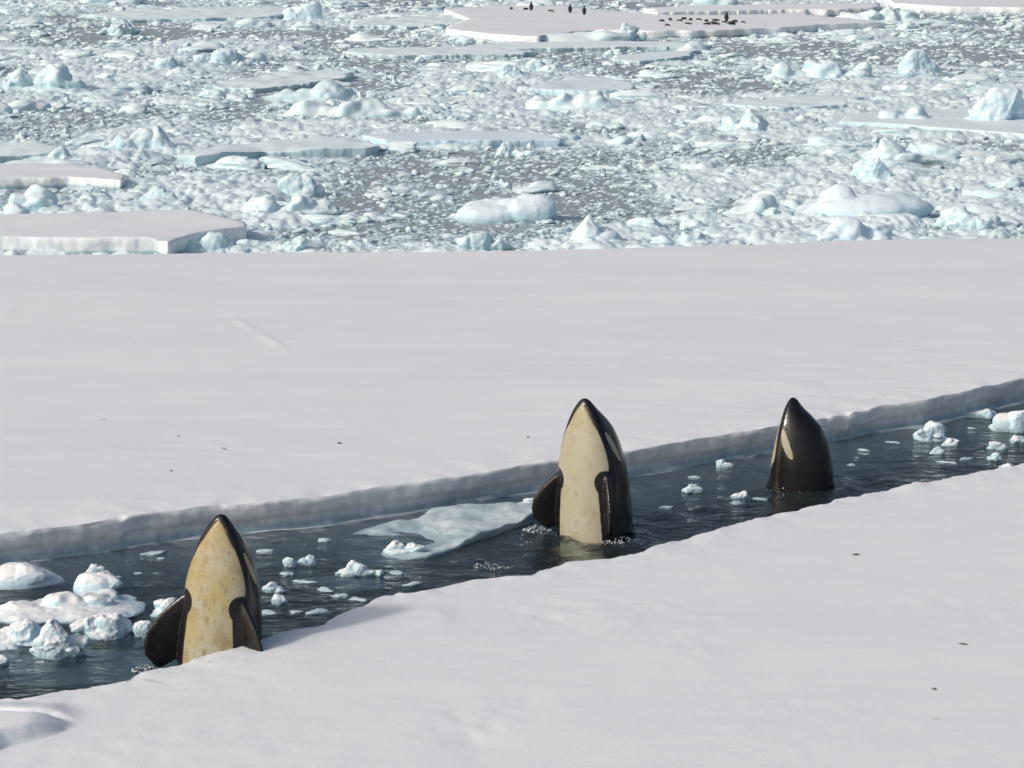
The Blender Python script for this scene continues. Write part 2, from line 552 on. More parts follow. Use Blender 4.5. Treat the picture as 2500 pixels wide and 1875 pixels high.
edge_b = [tuple(P(x, y, FZ).xy) for x, y in BACK_EDGE]
edge_f = [tuple(P(x, y, FZ).xy) for x, y in FRONT_EDGE]
far_b = [tuple(P(x, y, FZ).xy) for x, y in FAR_EDGE]
BITES = [(66, 1147, .06, .10), (268, 1121, .20, .13), (486, 1093, .12, .10), (1835, 893, .30, .08), (1795, 900, .12, .04)]
def back_relief(p):
    # bites broken out of the rim, and a few shallow wind ridges
    z = np.zeros(len(p))
    for (x, y, w, h) in BITES:
        c = P(x, y, FZ)
        dx = (p[:, 0] - c.x) * .87 + (p[:, 1] - c.y) * .49
        dy = -(p[:, 0] - c.x) * .49 + (p[:, 1] - c.y) * .87
        tri = np.where(dx > 0, np.clip(1 - dx / (w * .25), 0, 1), np.clip(1 + dx / w, 0, 1))
        z -= h * tri * np.exp(-np.clip(dy, 0, None) / (w * .25 + .03))
    a, b = P(512, 690, FZ), P(612, 752, FZ)
    ab = np.array([b.x - a.x, b.y - a.y]); L = np.linalg.norm(ab); ab /= L
    t_ = np.clip((p[:, 0] - a.x) * ab[0] + (p[:, 1] - a.y) * ab[1], 0, L)
    dd = np.hypot(p[:, 0] - a.x - ab[0] * t_, p[:, 1] - a.y - ab[1] * t_)
    z += .014 * np.exp(-(dd / .10) ** 2) * (.6 + .4 * np.sin(t_ * 3))
    q = np.c_[p, np.zeros(len(p))]
    m = sstep(.1, .5, fbm(q * np.array([.15, .3, 1]), 171, 3))
    z += .008 * m * fbm(q * np.array([1.6, 3.5, 1]), 173, 3)
    return z
o = link('ice_floe', strip_floe('ice_floe', edge_b, far_b, (0.49, -0.87), 11, 200, 0.03, 0.03, back_relief))
tag(o, 'broad flat snow covered floe with broken grey edge behind the whales', 'ice floe')
L1 = [P(x, y, FZ)[:2] for x, y in ((-200, 1690), (0, 1612), (60, 1600), (110, 1588), (145, 1574), (190, 1562))]
L2 = [P(x, y, FZ)[:2] for x, y in ((-200, 1545), (0, 1548), (60, 1552), (115, 1550), (150, 1556), (190, 1565))]
def near_relief(p):
    # a tilted, half buried snow slab in the lower left corner
    a, b = seg_side(p, L1), seg_side(p, L2)
    end = 1 - sstep(P(60, 1580, FZ).x, P(175, 1580, FZ).x, p[:, 0])
    z = .16 * sstep(-.02, .10, a) * (1 - sstep(-.25, .05, b)) * end + .10 * sstep(-.03, .03, b) * (1 - sstep(.05, .5, b)) * end
    # wind crust patches and old tracks
    q = np.c_[p, np.zeros(len(p))]
    m = sstep(.05, .45, fbm(q * np.array([.35, .6, 1]), 71, 3))
    z = z + .007 * m * fbm(q * np.array([4.0, 6.0, 1]), 73, 3)
    for (x, y, r, h) in ((1180, 1335, .35, -.03), (1480, 1400, .5, .02), (1120, 1525, .3, -.04), (990, 1560, .3, -.03), (930, 1330, .3, .03), (1030, 1600, .35, -.03), (1330, 1345, .3, .025)):
        c = P(x, y, FZ)
        d = np.hypot(p[:, 0] - c.x, (p[:, 1] - c.y) * .7)
        z = z + h * np.exp(-(d / r) ** 2) * .45 * (1 + .8 * fbm(q * 5, 75, 2))
    return z
far_f = [(edge_f[0][0] - 4, 9.0), (edge_f[-1][0] + 4, 9.0)]
o = link('ice_floe', strip_floe('near_floe', edge_f, far_f, (-0.49, 0.87), 47, 260, 0.025, 0.03, near_relief, .016, .030))
tag(o, 'snow covered floe nearest the viewer, filling the bottom of the picture', 'ice floe')

# ------------------------------------------------------------------ whale positions (needed by the water)
W = [dict(base=(478, 1455), tip=(478, 1110), az=26, size=0.95, lx=.05, ly=.03, splay=(.37, .20), fl=(24, 24), film=1.0, flen=1.0, rz=1.06),
     dict(base=(1296, 1150), tip=(1262, 860), az=32, size=1.05, lx=-.06, ly=.05, splay=(.32, .03), fl=(26, 52), film=.35, flen=.80, rz=1.06),
     dict(base=(1745, 1046), tip=(1712, 858), az=113, size=1.0, lx=-.01, ly=0, splay=(-.05, -.05), fl=(-60, -60), film=.4, flen=.6, rz=1.35)]
for w in W:
    w['pos'] = P(*w['base'], 0.0)

# ------------------------------------------------------------------ water
def build_sea():
    xs = np.unique(np.concatenate([np.linspace(-1500, -60, 8), np.linspace(-60, -11, 12), np.arange(-11, 15.01, 0.10), np.linspace(15, 60, 12), np.linspace(60, 1500, 8)]).round(4))
    ys = np.unique(np.concatenate([[-400, -100, 0, 10], np.arange(18, 42.01, 0.10), np.linspace(42, 300, 40), np.linspace(300, 3000, 10)]).round(4))
    X, Y = np.meshgrid(xs, ys)
    q = np.c_[X.ravel(), Y.ravel(), np.zeros(X.size)]
    inlead = sstep(-12, -10, q[:, 0]) * (1 - sstep(14, 16, q[:, 0])) * sstep(17, 19, q[:, 1]) * (1 - sstep(40, 43, q[:, 1]))
    z = 0.020 * fbm(q * np.array([0.9, 1.3, 1]), 3, 3) + 0.010 * fbm(q * np.array([2.6, 4.0, 1]), 8, 2)
    for i, w in enumerate(W):
        p = w['pos']
        d = np.hypot(q[:, 0] - p.x, q[:, 1] - p.y)
        z += 0.042 * np.sin((d - 0.5) * 9.0 + fbm(q * 1.5, 40 + i, 2) * 2.5) * np.exp(-np.clip(d - 0.5, 0, None) * 1.1) * sstep(0.2, 0.5, d)
        z += 0.05 * fbm(q * 5.0, 60 + i, 3) * np.exp(-np.clip(d - 0.6, 0, None) * 2.2)
    for (px, py, amp, r) in ((1060, 1225, 0.05, 0.6), (1935, 1040, 0.06, 0.7), (1380, 1180, 0.04, 0.5)):
        p = P(px, py)
        d = np.hypot(q[:, 0] - p.x, q[:, 1] - p.y)
        z += amp * (0.5 + fbm(q * 4.0, 90, 3)) * np.exp(-(d / r) ** 2)
    q[:, 2] = z * inlead
    n, m = len(ys), len(xs)
    idx = np.arange(n * m).reshape(n, m)
    F = np.stack([idx[:-1, :-1], idx[:-1, 1:], idx[1:, 1:], idx[1:, :-1]], -1).reshape(-1, 4)
    border = np.concatenate([idx[0, :], idx[1:, -1], idx[-1, ::-1][1:], idx[::-1, 0][1:-1]])
    low = q[border].copy()
    low[:, 2] = -9.0
    V = np.concatenate([q, low])
    k = len(border)
    lb = np.arange(k) + len(q)
    side = np.stack([border, lb, np.roll(lb, -1), np.roll(border, -1)], -1)
    faces = [tuple(x) for x in F] + [tuple(x) for x in side] + [tuple(lb[::-1])]
    me = bpy.data.meshes.new('sea')
    me.from_pydata([tuple(v) for v in V], [], faces)
    me.polygons.foreach_set('use_smooth', [True] * len(F) + [False] * (k + 1))
    me.materials.append(M_WATER)
    me.update()
    o = link('sea', me)
    o['kind'] = 'structure'
build_sea()
v = np.array([[-1600, -500, -9.3], [1600, -500, -9.3], [1600, 3200, -9.3], [-1600, 3200, -9.3]], float)
o = link('sea_bed', make_mesh('sea_bed', v, np.array([[0, 1, 2, 3]]), M_BED))
o['kind'] = 'structure'

# ------------------------------------------------------------------ orcas
S_ = [0, .02, .05, .09, .15, .25, .4, .6, .8, 1.0, 1.3, 1.7, 2.2, 2.8, 3.5, 4.3, 5.0, 5.4]
W_ = [.0, .055, .085, .12, .165, .225, .295, .365, .412, .445, .475, .49, .49, .45, .34, .19, .09, .03]
V_ = [.0, .030, .05, .072, .095, .122, .155, .195, .232, .262, .30, .34, .36, .34, .30, .18, .10, .03]
D_ = [.0, .058, .085, .108, .152, .270, .425, .535, .60, .638, .67, .685, .68, .60, .42, .26, .14, .03]
def smooth_interp(x, xs, ys):
    # Catmull-Rom style monotone-ish interpolation
    xs = np.array(xs); ys = np.array(ys)
    m = np.gradient(ys, xs)
    i = np.clip(np.searchsorted(xs, x) - 1, 0, len(xs) - 2)
    h = xs[i + 1] - xs[i]
    t = (x - xs[i]) / h
    return ((2*t**3 - 3*t**2 + 1) * ys[i] + (t**3 - 2*t**2 + t) * h * m[i]
            + (-2*t**3 + 3*t**2) * ys[i+1] + (t**3 - t**2) * h * m[i+1])
B_S = [0, .060, .075, .10, .15, .25, .4, .6, .8, .92, 1.0, 1.08, 1.2, 1.5, 1.9, 2.6, 5.5]
B_A = [-30, -12, 14, 34, 48, 58, 68, 74, 76, 74, 66, 55, 51, 51, 51, 50, 40]

def orca_body(splay, fang, flen, rz, voxel=0.016):
    bm = bmesh.new()
    ss = np.concatenate([[0.004, .012, .025, .04, .06], np.arange(.085, 2.0, .05), np.arange(2.0, 5.41, .15)])
    N = 48
    rings = []
    for s in ss:
        w, vv, d = (max(.004, float(smooth_interp(np.array([s]), S_, a)[0])) for a in (W_, V_, D_))
        if s < .05:
            f = math.sqrt(s / .05)
            w, vv, d = .085 * f, .050 * f, .085 * f
        ring = []
        for k in range(N):
            a = 2 * math.pi * k / N     # 0 = ventral
            cx, cy = math.sin(a), math.cos(a)
            e = 0.92
            x = w * math.copysign(abs(cx) ** e, cx)
            y = -(vv if cy > 0 else d) * math.copysign(abs(cy) ** (e if cy > 0 else 1.0), cy)
            ring.append(bm.verts.new((x, y, -s)))
        rings.append(ring)
    for a, b in zip(rings[:-1], rings[1:]):
        for k in range(N):
            bm.faces.new((a[k], a[(k + 1) % N], b[(k + 1) % N], b[k]))
    bm.faces.new(rings[0][::-1])
    bm.faces.new(rings[-1])
    # flippers: broad paddles, hanging down and out, swung forward
    T = np.linspace(0, 1, 13)
    C = np.interp(T, [0, .12, .3, .5, .7, .85, .94, 1.0], [.22, .31, .42, .49, .49, .41, .27, .07])
    LE = np.interp(T, [0, .15, .35, .6, .8, .92, 1.0], [.05, .13, .22, .28, .26, .18, .02])   # outer edge offset
    for sgn, splay, fang in ((-1, splay[0], fang[0]), (1, splay[1], fang[1])):
        root = Vector((sgn * .37, -.12, -rz))
        down = Vector((sgn * splay, -.10, -.98)).normalized()
        chord = Vector((sgn * math.cos(RAD(fang)), -math.sin(RAD(fang)), 0))
        chord = (chord - down * chord.dot(down)).normalized()
        thick = down.cross(chord).normalized()
        prev = None
        for t, c, le in zip(T, C, LE):
            ctr = root + down * (t * flen - .06) + chord * (le - c * .5)
            th = .055 * (1 - .55 * t) * (1.0 if t < .95 else .7)
            ring = []
            for k in range(16):
                a = 2 * math.pi * k / 16
                x = math.cos(a) * c * .5
                y = math.sin(a) * th * (1.0 + .35 * math.cos(a))
                ring.append(bm.verts.new(ctr + chord * x + thick * y))
            if prev:
                for k in range(16):
                    bm.faces.new((prev[k], prev[(k + 1) % 16], ring[(k + 1) % 16], ring[k]))
            else:
                bm.faces.new(ring[::-1])
            prev = ring
        bm.faces.new(prev)
    bmesh.ops.recalc_face_normals(bm, faces=bm.faces)
    tmp = bpy.data.meshes.new('tmp_body')
    bm.to_mesh(tmp)
    bm.free()
    ob = bpy.data.objects.new('tmp_body', tmp)
    COL.objects.link(ob)
    md = ob.modifiers.new('r', 'REMESH')
    md.mode = 'VOXEL'
    md.voxel_size = voxel
    sm = ob.modifiers.new('s', 'SMOOTH')
    sm.factor = 0.5
    sm.iterations = 3
    dg = bpy.context.evaluated_depsgraph_get()
    ev = ob.evaluated_get(dg)
    me = bpy.data.meshes.new_from_object(ev)
    bpy.data.objects.remove(ob)
    bpy.data.meshes.remove(tmp)
    me.name = 'orca'
    n = len(me.vertices)
    co = np.empty(n * 3)
    me.vertices.foreach_get('co', co)
    co = co.reshape(-1, 3)
    s = -co[:, 2]
    ang = np.degrees(np.arctan2(np.abs(co[:, 0]), -co[:, 1]))
    rad = np.hypot(co[:, 0], co[:, 1])
    w = smooth_interp(np.clip(s, 0, 5.39), S_, W_)
    vv = smooth_interp(np.clip(s, 0, 5.39), S_, V_)
    dd = smooth_interp(np.clip(s, 0, 5.39), S_, D_)
    cy = -co[:, 1]
    ref = np.hypot(co[:, 0] / np.maximum(w, .01), cy / np.maximum(np.where(cy > 0, vv, dd), .01))
    bang = np.interp(s, B_S, B_A)
    pale = np.radians(bang - ang) * np.maximum(w, .03)
    fl = sstep(1.05, 1.12, ref) * (s > .85) * (s < 2.2)
    pale = np.where(fl > .3, -0.1, pale)
    # flipper root patch is black too
    rr = np.hypot((np.abs(co[:, 0]) - .36), (s - rz - .02) * .8)
    pale = np.where(cy > 0, np.minimum(pale, (rr - .12)), pale)
    # eye patch
    ps = .66 + 0 * s
    u = (s - .65) / .215
    pa = 101 + 13 * u
    hw = .060 * np.sqrt(np.clip(1 - u * u, 0, 1)) * (1.0 + .15 * u)
    arc = np.abs(np.radians(ang - pa)) * rad
    patch = np.where(np.abs(u) < 1, hw - arc, -.05)
    pale = np.maximum(pale, patch)
    # mouth crease and blowhole
    nr = np.empty(n * 3)
    me.vertices.foreach_get('normal', nr)
    nr = nr.reshape(-1, 3)
    crease = np.exp(-((np.radians(ang - bang - 1.5) * rad) / .010) ** 2) * (s < .42) * sstep(.06, .1, s) * (1 - sstep(.33, .42, s))
    blow = np.exp(-((co[:, 0] / .05) ** 2 + ((s - .41 - (co[:, 0] / .05) ** 2 * .012) / .014) ** 2)) * (co[:, 1] > 0)
    blow2 = np.exp(-((co[:, 0] / .09) ** 2 + ((s - .41) / .06) ** 2)) * (co[:, 1] > 0)
    co = co - nr * (  .016 * crease + .035 * blow - .010 * blow2)[:, None]
    me.vertices.foreach_set('co', co.ravel())
    a = me.attributes.new('pale', 'FLOAT', 'POINT')
    a.data.foreach_set('value', pale.astype(np.float32))
    chin = (1 - sstep(.1, .55, s))
    a = me.attributes.new('chin', 'FLOAT', 'POINT')
    a.data.foreach_set('value', chin.astype(np.float32))
    me.polygons.foreach_set('use_smooth', [True] * len(me.polygons))
    me.materials.clear()
    me.materials.append(M_WHALE)
    me.update()
    return me
ev_, ef_ = ico(2)
EYE = make_mesh('eye', ev_ * .022, ef_, M_EYE)
WL = ['cream bellied orca rising highest at left, both dark flippers spread, belly toward the viewer',
      'middle orca standing up beside the slab, pale belly turned left, one white eye patch showing',
      'rightmost orca with dark back toward the viewer, white eye patch and blowhole showing']
for w, lab in zip(W, WL):
    p = w['pos']
    # the tip: at the same distance as the base, seen through its pixel
    d = ray(*w['tip'])
    t = (p.y) / d.y
    tip = Vector((d.x * t, p.y, CAM_H + d.z * t))
    w['tipw'] = tip
    o = link('orca', orca_body(w['splay'], w['fl'], w['flen'], w['rz']))
    lean = Vector((tip.x - p.x, 0.0, tip.z)).normalized()
    phi = -(RAD(w['az']) + math.atan2(p.x, p.y))
    R = Matrix.Rotation(phi, 4, 'Z')
    # the axis of the mesh runs below the snout; shift so that the body's middle passes through the base
    off = R @ Vector((0, 0.10 * w['size'], 0))
    axis = Vector((tip.x - (p.x - off.x * 0), 0, tip.z))
    q = Vector((0, 0, 1)).rotation_difference(Vector((w.get('lx', 0.0), w.get('ly', 0.0), 1)).normalized()).to_matrix().to_4x4()
    o.matrix_world = Matrix.Translation(tip) @ q @ R @ Matrix.Scale(w['size'], 4)
    o['film'] = w['film']
    tag(o, lab, 'orca', 'orcas spyhopping in the lead')
    for sg in (-1, 1):
        e = link('eye', EYE, (sg * .297, .03, -.43), parent=o)

# ------------------------------------------------------------------ generic ice shapes
def cluster(seed, Wd, Dp, H, n, sub=3, rough=0.16, base=0.45, spread=0.8, peak=None, facets=10):
    """a hummock: lumps frozen together into one body (metres), base a little under water"""
    rng = np.random.RandomState(seed)
    A = Acc()
    v, f = lump(seed + 1, 4 if sub >= 3 else sub, 12, rough * 0.9, 7, 2.4)
    A.add(v * np.array([Wd * .52, Dp * .52, H * base]) + [0, 0, 0], f)
    for k in range(n):
        a = rng.uniform(0, 2 * math.pi)
        r = math.sqrt(rng.uniform(0, 1)) * spread
        x, y = math.cos(a) * r * Wd * .5, math.sin(a) * r * Dp * .5
        hh = H * (1 - 0.75 * r * r) * rng.uniform(.45, 1.0)
        if k == 0:
            x, y, hh = (peak if peak is not None else (x * .5)), y * .3, H
        s = rng.uniform(.45, .8) * (Dp * .35 + hh * .25) * (1 - .35 * r)
        v, f = lump(seed * 13 + k, sub, facets, rough, rng.uniform(6, 14), 1.8)
        v = rot3(v, rng.uniform(-.4, .4), rng.uniform(-.4, .4), rng.uniform(0, 6))
        sc = np.array([s * rng.uniform(.9, 1.5), s * rng.uniform(.8, 1.2), max(hh * .55, s * .6)])
        v = v * sc
        v[:, 2] += hh - v[:, 2].max()
        v[:, :2] += [x, y]
        A.add(v, f)
    return A.get()

def fused(name, mat, seed, Wd, Dp, H, n, rough, base, peak=None, res=64, facets=10, crisp=False):
    """ice rubble frozen into one body: overlapping lumps, voxel-fused, then roughened"""
    rng = np.random.RandomState(seed)
    A = Acc()
    v, f = lump(seed + 1, 4, facets, min(.16, rough), 7, 1.6)
    v = rotz(v, rng.uniform(0, 6))
    v = v / np.abs(v).max(0)
    A.add(v * np.array([Wd * .5, Dp * .5, H * base]), f)
    rr = .92 * math.sqrt(Wd * Dp / max(n, 2))
    for k in range(n):
        a = rng.uniform(0, 2 * math.pi)
        r = math.sqrt(rng.uniform(0, 1)) * .82
        x, y = math.cos(a) * r * Wd * .5, math.sin(a) * r * Dp * .5
        hh = H * (1 - .55 * r * r) * rng.uniform(.35, 1.0)
        sx = rr * rng.uniform(.45, 1.05) * (1 - .3 * r)
        sy = min(sx, Dp * .45) * rng.uniform(.7, 1.0)
        sx = max(sx, .62 * hh)
        sy = max(sy, min(.55 * hh, Dp * .45))
        if k == 0:
            x, y, hh = x * .5, y * .3, H
            sx, sy = max(sx, H * .8), max(sy, min(H * .8, Dp * .45))
            if peak is not None:
                x = peak
                sx *= .8
        lo = hh * rng.uniform(.35, .8) if r > .3 and k else hh * .75
        v, f = lump(seed * 13 + k, 3, int(rng.randint(6, 12)), rough, rng.uniform(14, 34) if crisp else rng.uniform(6, 16), 1.9)
        v = rot3(v, rng.uniform(-.5, .5), rng.uniform(-.5, .5), rng.uniform(0, 6))
        v = v / np.abs(v).max(0)
        v = v * np.array([sx, sy, max(lo, .5 * sx)])
        v[:, 2] += hh - v[:, 2].max()
        if k == 0 and peak is not None:
            t = np.clip(v[:, 2] / H, 0, 1)
            v[:, :2] *= (1.15 - .75 * t)[:, None]
        v[:, :2] += [x, y]
        A.add(v, f)
    v, f = A.get()
    tmp = make_mesh('tmp', v, f, mat)
    ob = bpy.data.objects.new('tmp', tmp)
    COL.objects.link(ob)
    md = ob.modifiers.new('r', 'REMESH'); md.mode = 'VOXEL'
    md.voxel_size = max(Wd, H) / res
    sm = ob.modifiers.new('s', 'SMOOTH'); sm.factor = .5; sm.iterations = 1 if crisp else 3
    ev = ob.evaluated_get(bpy.context.evaluated_depsgraph_get())
    me = bpy.data.meshes.new_from_object(ev)
    bpy.data.objects.remove(ob); bpy.data.meshes.remove(tmp)
    m = len(me.vertices)
    co = np.empty(m * 3); me.vertices.foreach_get('co', co); co = co.reshape(-1, 3)
    nr = np.empty(m * 3); me.vertices.foreach_get('normal', nr); nr = nr.reshape(-1, 3)
    sc = 1 / max(math.sqrt(Wd * H), .05)
    amp = min(H, Dp * .5) * rough
    co = co + nr * (amp * .9 * fbm(co * sc * 2.5, seed + 3, 3) + amp * .3 * fbm(co * sc * 8, seed + 5, 3))[:, None]
    me.vertices.foreach_set('co', co.ravel())
    me.name = name
    me.polygons.foreach_set('use_smooth', [True] * len(me.polygons))
    me.materials.clear(); me.materials.append(mat)
    me.update()
    return me

def plate(seed, outline, h, mat, name, jag=0.06, bumps=0.03, under=0.25):
    """a tabular floe from an outline in world xy around its centre"""
    pts = np.array(outline)
    c = pts.mean(0)
    loop = np.vstack([pts, pts[:1]])
    per = np.linalg.norm(np.diff(loop, axis=0), axis=1).sum()
    st = max(0.06, per / 420)
    L = resample(loop, st)[:-1]
    n = len(L)
    q = np.c_[L, np.zeros(n)]
    dirs = (L - c)
    ln = np.linalg.norm(dirs, axis=1)[:, None]
    dirs = dirs / ln
    L = L + dirs * (fbm(q * 1.1, seed, 4, .6) * jag * 2)[:, None]
    rings = []
    for fr in list(np.linspace(.02, .94, 22)) + [.965, .985, 1.0]:
        p = c + (L - c) * fr
        q = np.c_[p, np.zeros(n)]
        z = h + bumps * fbm(q * .6, seed + 2, 3) * (1 if fr < .98 else .6) + bumps * .2 * fbm(q * 2, seed + 4, 2) * fr
        if fr >= .985:
            z = z - 0.03 * h
        rings.append(np.c_[p, z])
    lip = rings[-1]
    for off, zz in ((.02, .88), (.015, .7), (0, .5), (-.04, .3), (-.05, .12), (-.02, 0), (.05, -.2), (.02, -.8)):
        q = np.c_[lip[:, :2], np.full(n, zz * h * 2)]
        p = lip[:, :2] + dirs * (off * h * 2 + .12 * h * fbm(q * 2.5, seed + 8, 4))[:, None]
        rings.append(np.c_[p, lip[:, 2] * zz if zz > 0 else np.full(n, zz * under * 2)])
    V = np.concatenate(rings)
    R = len(rings)
    idx = np.arange(R * n).reshape(R, n)
    F = np.stack([idx[:-1], np.roll(idx[:-1], -1, 1), np.roll(idx[1:], -1, 1), idx[1:]], -1).reshape(-1, 4)
    a, b, cc = V[F[n * 3, 0]], V[F[n * 3, 1]], V[F[n * 3, 2]]
    if np.cross(b - a, cc - a)[2] < 0:
        F = F[:, ::-1]
    cap = tuple(idx[0] if np.cross(L[0] - c, L[1] - c) > 0 else idx[0][::-1])
    V = V - np.array([c[0], c[1], 0])
    me = bpy.data.meshes.new(name)
    me.from_pydata([tuple(x) for x in V], [], [tuple(x) for x in F] + [cap])
    me.polygons.foreach_set('use_smooth', [True] * len(me.polygons))
    me.materials.append(mat)
    me.update()
    return me, c
def px_plate(name, label, pxs, h, seed, mat=None, cat='ice floe', group=None, **kw):
    ol = [tuple(P(x, y, h).xy) for x, y in pxs]
    cc = np.array(ol).mean(0)
    PLATES.append([tuple(cc + (np.array(v) - cc) * .94) for v in ol])
    ax = np.array(pxs).mean(0)
    MARKS.append((ax[0], ax[1], label))
    me, c = plate(seed, ol, h, mat or M_FLOE, name, **kw)
    o = link(name, me, (c[0], c[1], 0))
    tag(o, label, cat, group)
    return o

MARKS = []
PLATES = []
TREES = []   # footprints that loose brash keeps clear of: (x, y, rx, ry)
def px_hummock(name, label, x0, x1, ytop, ybase, n, seed, mat=None, cat='ice chunk', group=None, ratio=.6, peak=None, rough=.21, facets=10, base=.45, sub=3, rotv=0.0, res=64, blocky=0.0, crisp=False):
    p = P((x0 + x1) / 2, ybase)
    s = ppm(p)
    Wd = (x1 - x0) / s
    Dp = min(Wd * ratio, 6.0)
    tand = CAM_H / p.y
    H = max(.12, (ybase - ytop) / s - Dp * .55 * tand)
    pk = None if peak is None else (peak - (x0 + x1) / 2) / s
    me = fused(name, mat or M_ICE, seed, Wd, Dp, H, n, rough, base, pk, res, facets, crisp)
    o = link(name, me, (p.x, p.y + Dp * .42, 0), (0, 0, rotv))
    tag(o, label, cat, group)
    TREES.append((p.x, p.y + Dp * .42, Wd * .5, Dp * .5))
    if name == 'ice_hummock':
        MARKS.append(((x0 + x1) / 2, (ytop + ybase) / 2, label))
    return o

# ------------------------------------------------------------------ ice in the lead
def lead(label, x0, x1, ytop, ybase, n, seed, **kw):
    kw.setdefault('mat', M_LEAD)
    kw['rough'] = kw.get('rough', .2) * .7
    kw['crisp'] = True
    if x1 - x0 < 70:
        kw.setdefault('base', .7)
        ytop += (ybase - ytop) * .15
    kw.setdefault('res', 100 if x1 - x0 > 110 else 64 if x1 - x0 > 60 else 36)
    return px_hummock('ice_chunk', label, x0, x1, ytop, ybase, n, seed, **kw)
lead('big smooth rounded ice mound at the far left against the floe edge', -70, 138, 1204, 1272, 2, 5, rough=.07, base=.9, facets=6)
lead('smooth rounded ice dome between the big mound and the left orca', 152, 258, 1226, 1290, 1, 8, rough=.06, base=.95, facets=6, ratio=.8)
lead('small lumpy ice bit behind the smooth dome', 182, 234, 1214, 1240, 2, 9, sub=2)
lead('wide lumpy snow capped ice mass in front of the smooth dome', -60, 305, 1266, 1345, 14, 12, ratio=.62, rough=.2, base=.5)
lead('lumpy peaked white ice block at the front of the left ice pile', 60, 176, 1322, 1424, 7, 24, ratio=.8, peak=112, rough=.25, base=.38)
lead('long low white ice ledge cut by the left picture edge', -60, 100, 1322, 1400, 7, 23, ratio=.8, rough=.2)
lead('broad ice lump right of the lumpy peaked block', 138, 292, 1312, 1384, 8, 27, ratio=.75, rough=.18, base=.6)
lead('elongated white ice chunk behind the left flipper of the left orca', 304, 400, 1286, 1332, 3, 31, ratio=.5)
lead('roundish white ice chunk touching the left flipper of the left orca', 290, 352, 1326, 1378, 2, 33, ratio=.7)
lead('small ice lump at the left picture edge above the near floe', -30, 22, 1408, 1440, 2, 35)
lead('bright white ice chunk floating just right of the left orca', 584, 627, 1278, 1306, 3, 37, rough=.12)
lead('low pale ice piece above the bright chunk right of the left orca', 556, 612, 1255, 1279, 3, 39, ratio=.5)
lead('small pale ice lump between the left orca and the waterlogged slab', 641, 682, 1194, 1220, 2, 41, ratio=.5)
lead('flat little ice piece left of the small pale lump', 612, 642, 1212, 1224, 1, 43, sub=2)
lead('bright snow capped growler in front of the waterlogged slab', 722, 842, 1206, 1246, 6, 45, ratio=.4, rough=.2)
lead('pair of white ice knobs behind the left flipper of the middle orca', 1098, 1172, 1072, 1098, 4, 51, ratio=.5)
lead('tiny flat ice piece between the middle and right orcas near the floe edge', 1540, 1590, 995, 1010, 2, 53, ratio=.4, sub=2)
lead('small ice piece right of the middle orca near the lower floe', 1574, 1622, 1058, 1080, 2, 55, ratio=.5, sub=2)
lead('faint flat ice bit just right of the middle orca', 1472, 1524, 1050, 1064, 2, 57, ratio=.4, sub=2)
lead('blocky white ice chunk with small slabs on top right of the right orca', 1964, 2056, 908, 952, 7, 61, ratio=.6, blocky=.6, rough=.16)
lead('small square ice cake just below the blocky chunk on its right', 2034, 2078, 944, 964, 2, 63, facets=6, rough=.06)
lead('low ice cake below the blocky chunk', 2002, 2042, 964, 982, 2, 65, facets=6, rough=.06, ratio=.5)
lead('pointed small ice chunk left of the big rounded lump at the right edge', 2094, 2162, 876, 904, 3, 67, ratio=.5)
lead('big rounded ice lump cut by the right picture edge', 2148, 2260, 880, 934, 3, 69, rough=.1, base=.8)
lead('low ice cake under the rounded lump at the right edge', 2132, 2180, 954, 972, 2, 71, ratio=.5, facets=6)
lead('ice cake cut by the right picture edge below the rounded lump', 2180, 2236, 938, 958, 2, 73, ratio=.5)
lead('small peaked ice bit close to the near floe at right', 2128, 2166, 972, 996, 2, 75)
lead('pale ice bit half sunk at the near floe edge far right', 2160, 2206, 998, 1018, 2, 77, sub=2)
lead('small flat ice piece right of the right orca under the floe edge', 2010, 2050, 884, 896, 1, 79, sub=2) if False else None
rng = random.Random(4)
bits = [(600, 1170), (655, 1178), (330, 1195), (348, 1205), (300, 1238), (575, 1192), (700, 1168), (690, 1322), (735, 1288), (770, 1295),
        (640, 1322), (580, 1325), (895, 1262), (660, 1258), (700, 1275), (1865, 972), (1850, 988), (1640, 1078), (1590, 1088), (1430, 1010),
        (1500, 1030), (1470, 985), (1610, 1015), (1930, 955), (2100, 925), (2090, 990), (2050, 1000), (1985, 925), (1440, 1095), (1390, 1145),
        (250, 1248), (212, 1300), (40, 1428), (90, 1432), (860, 1238), (905, 1245), (620, 1240), (1840, 1005)]
for i, (x, y) in enumerate(bits):
    p = P(x, y)
    v, f = lump(700 + i, 3, 7, .45, 9, 1.6)
    s = rng.uniform(.03, .085)
    me = make_mesh('ice_fragment', v * [s * rng.uniform(1.4, 2.4), s, s * .45], f, M_LEAD)
    o = link('ice_fragment', me, (p.x, p.y, -0.008), (0, 0, rng.uniform(-.6, .6)))
    tag(o, 'tiny sliver of ice drifting in the dark open water around the orcas', 'ice fragment', 'ice slivers in the lead')

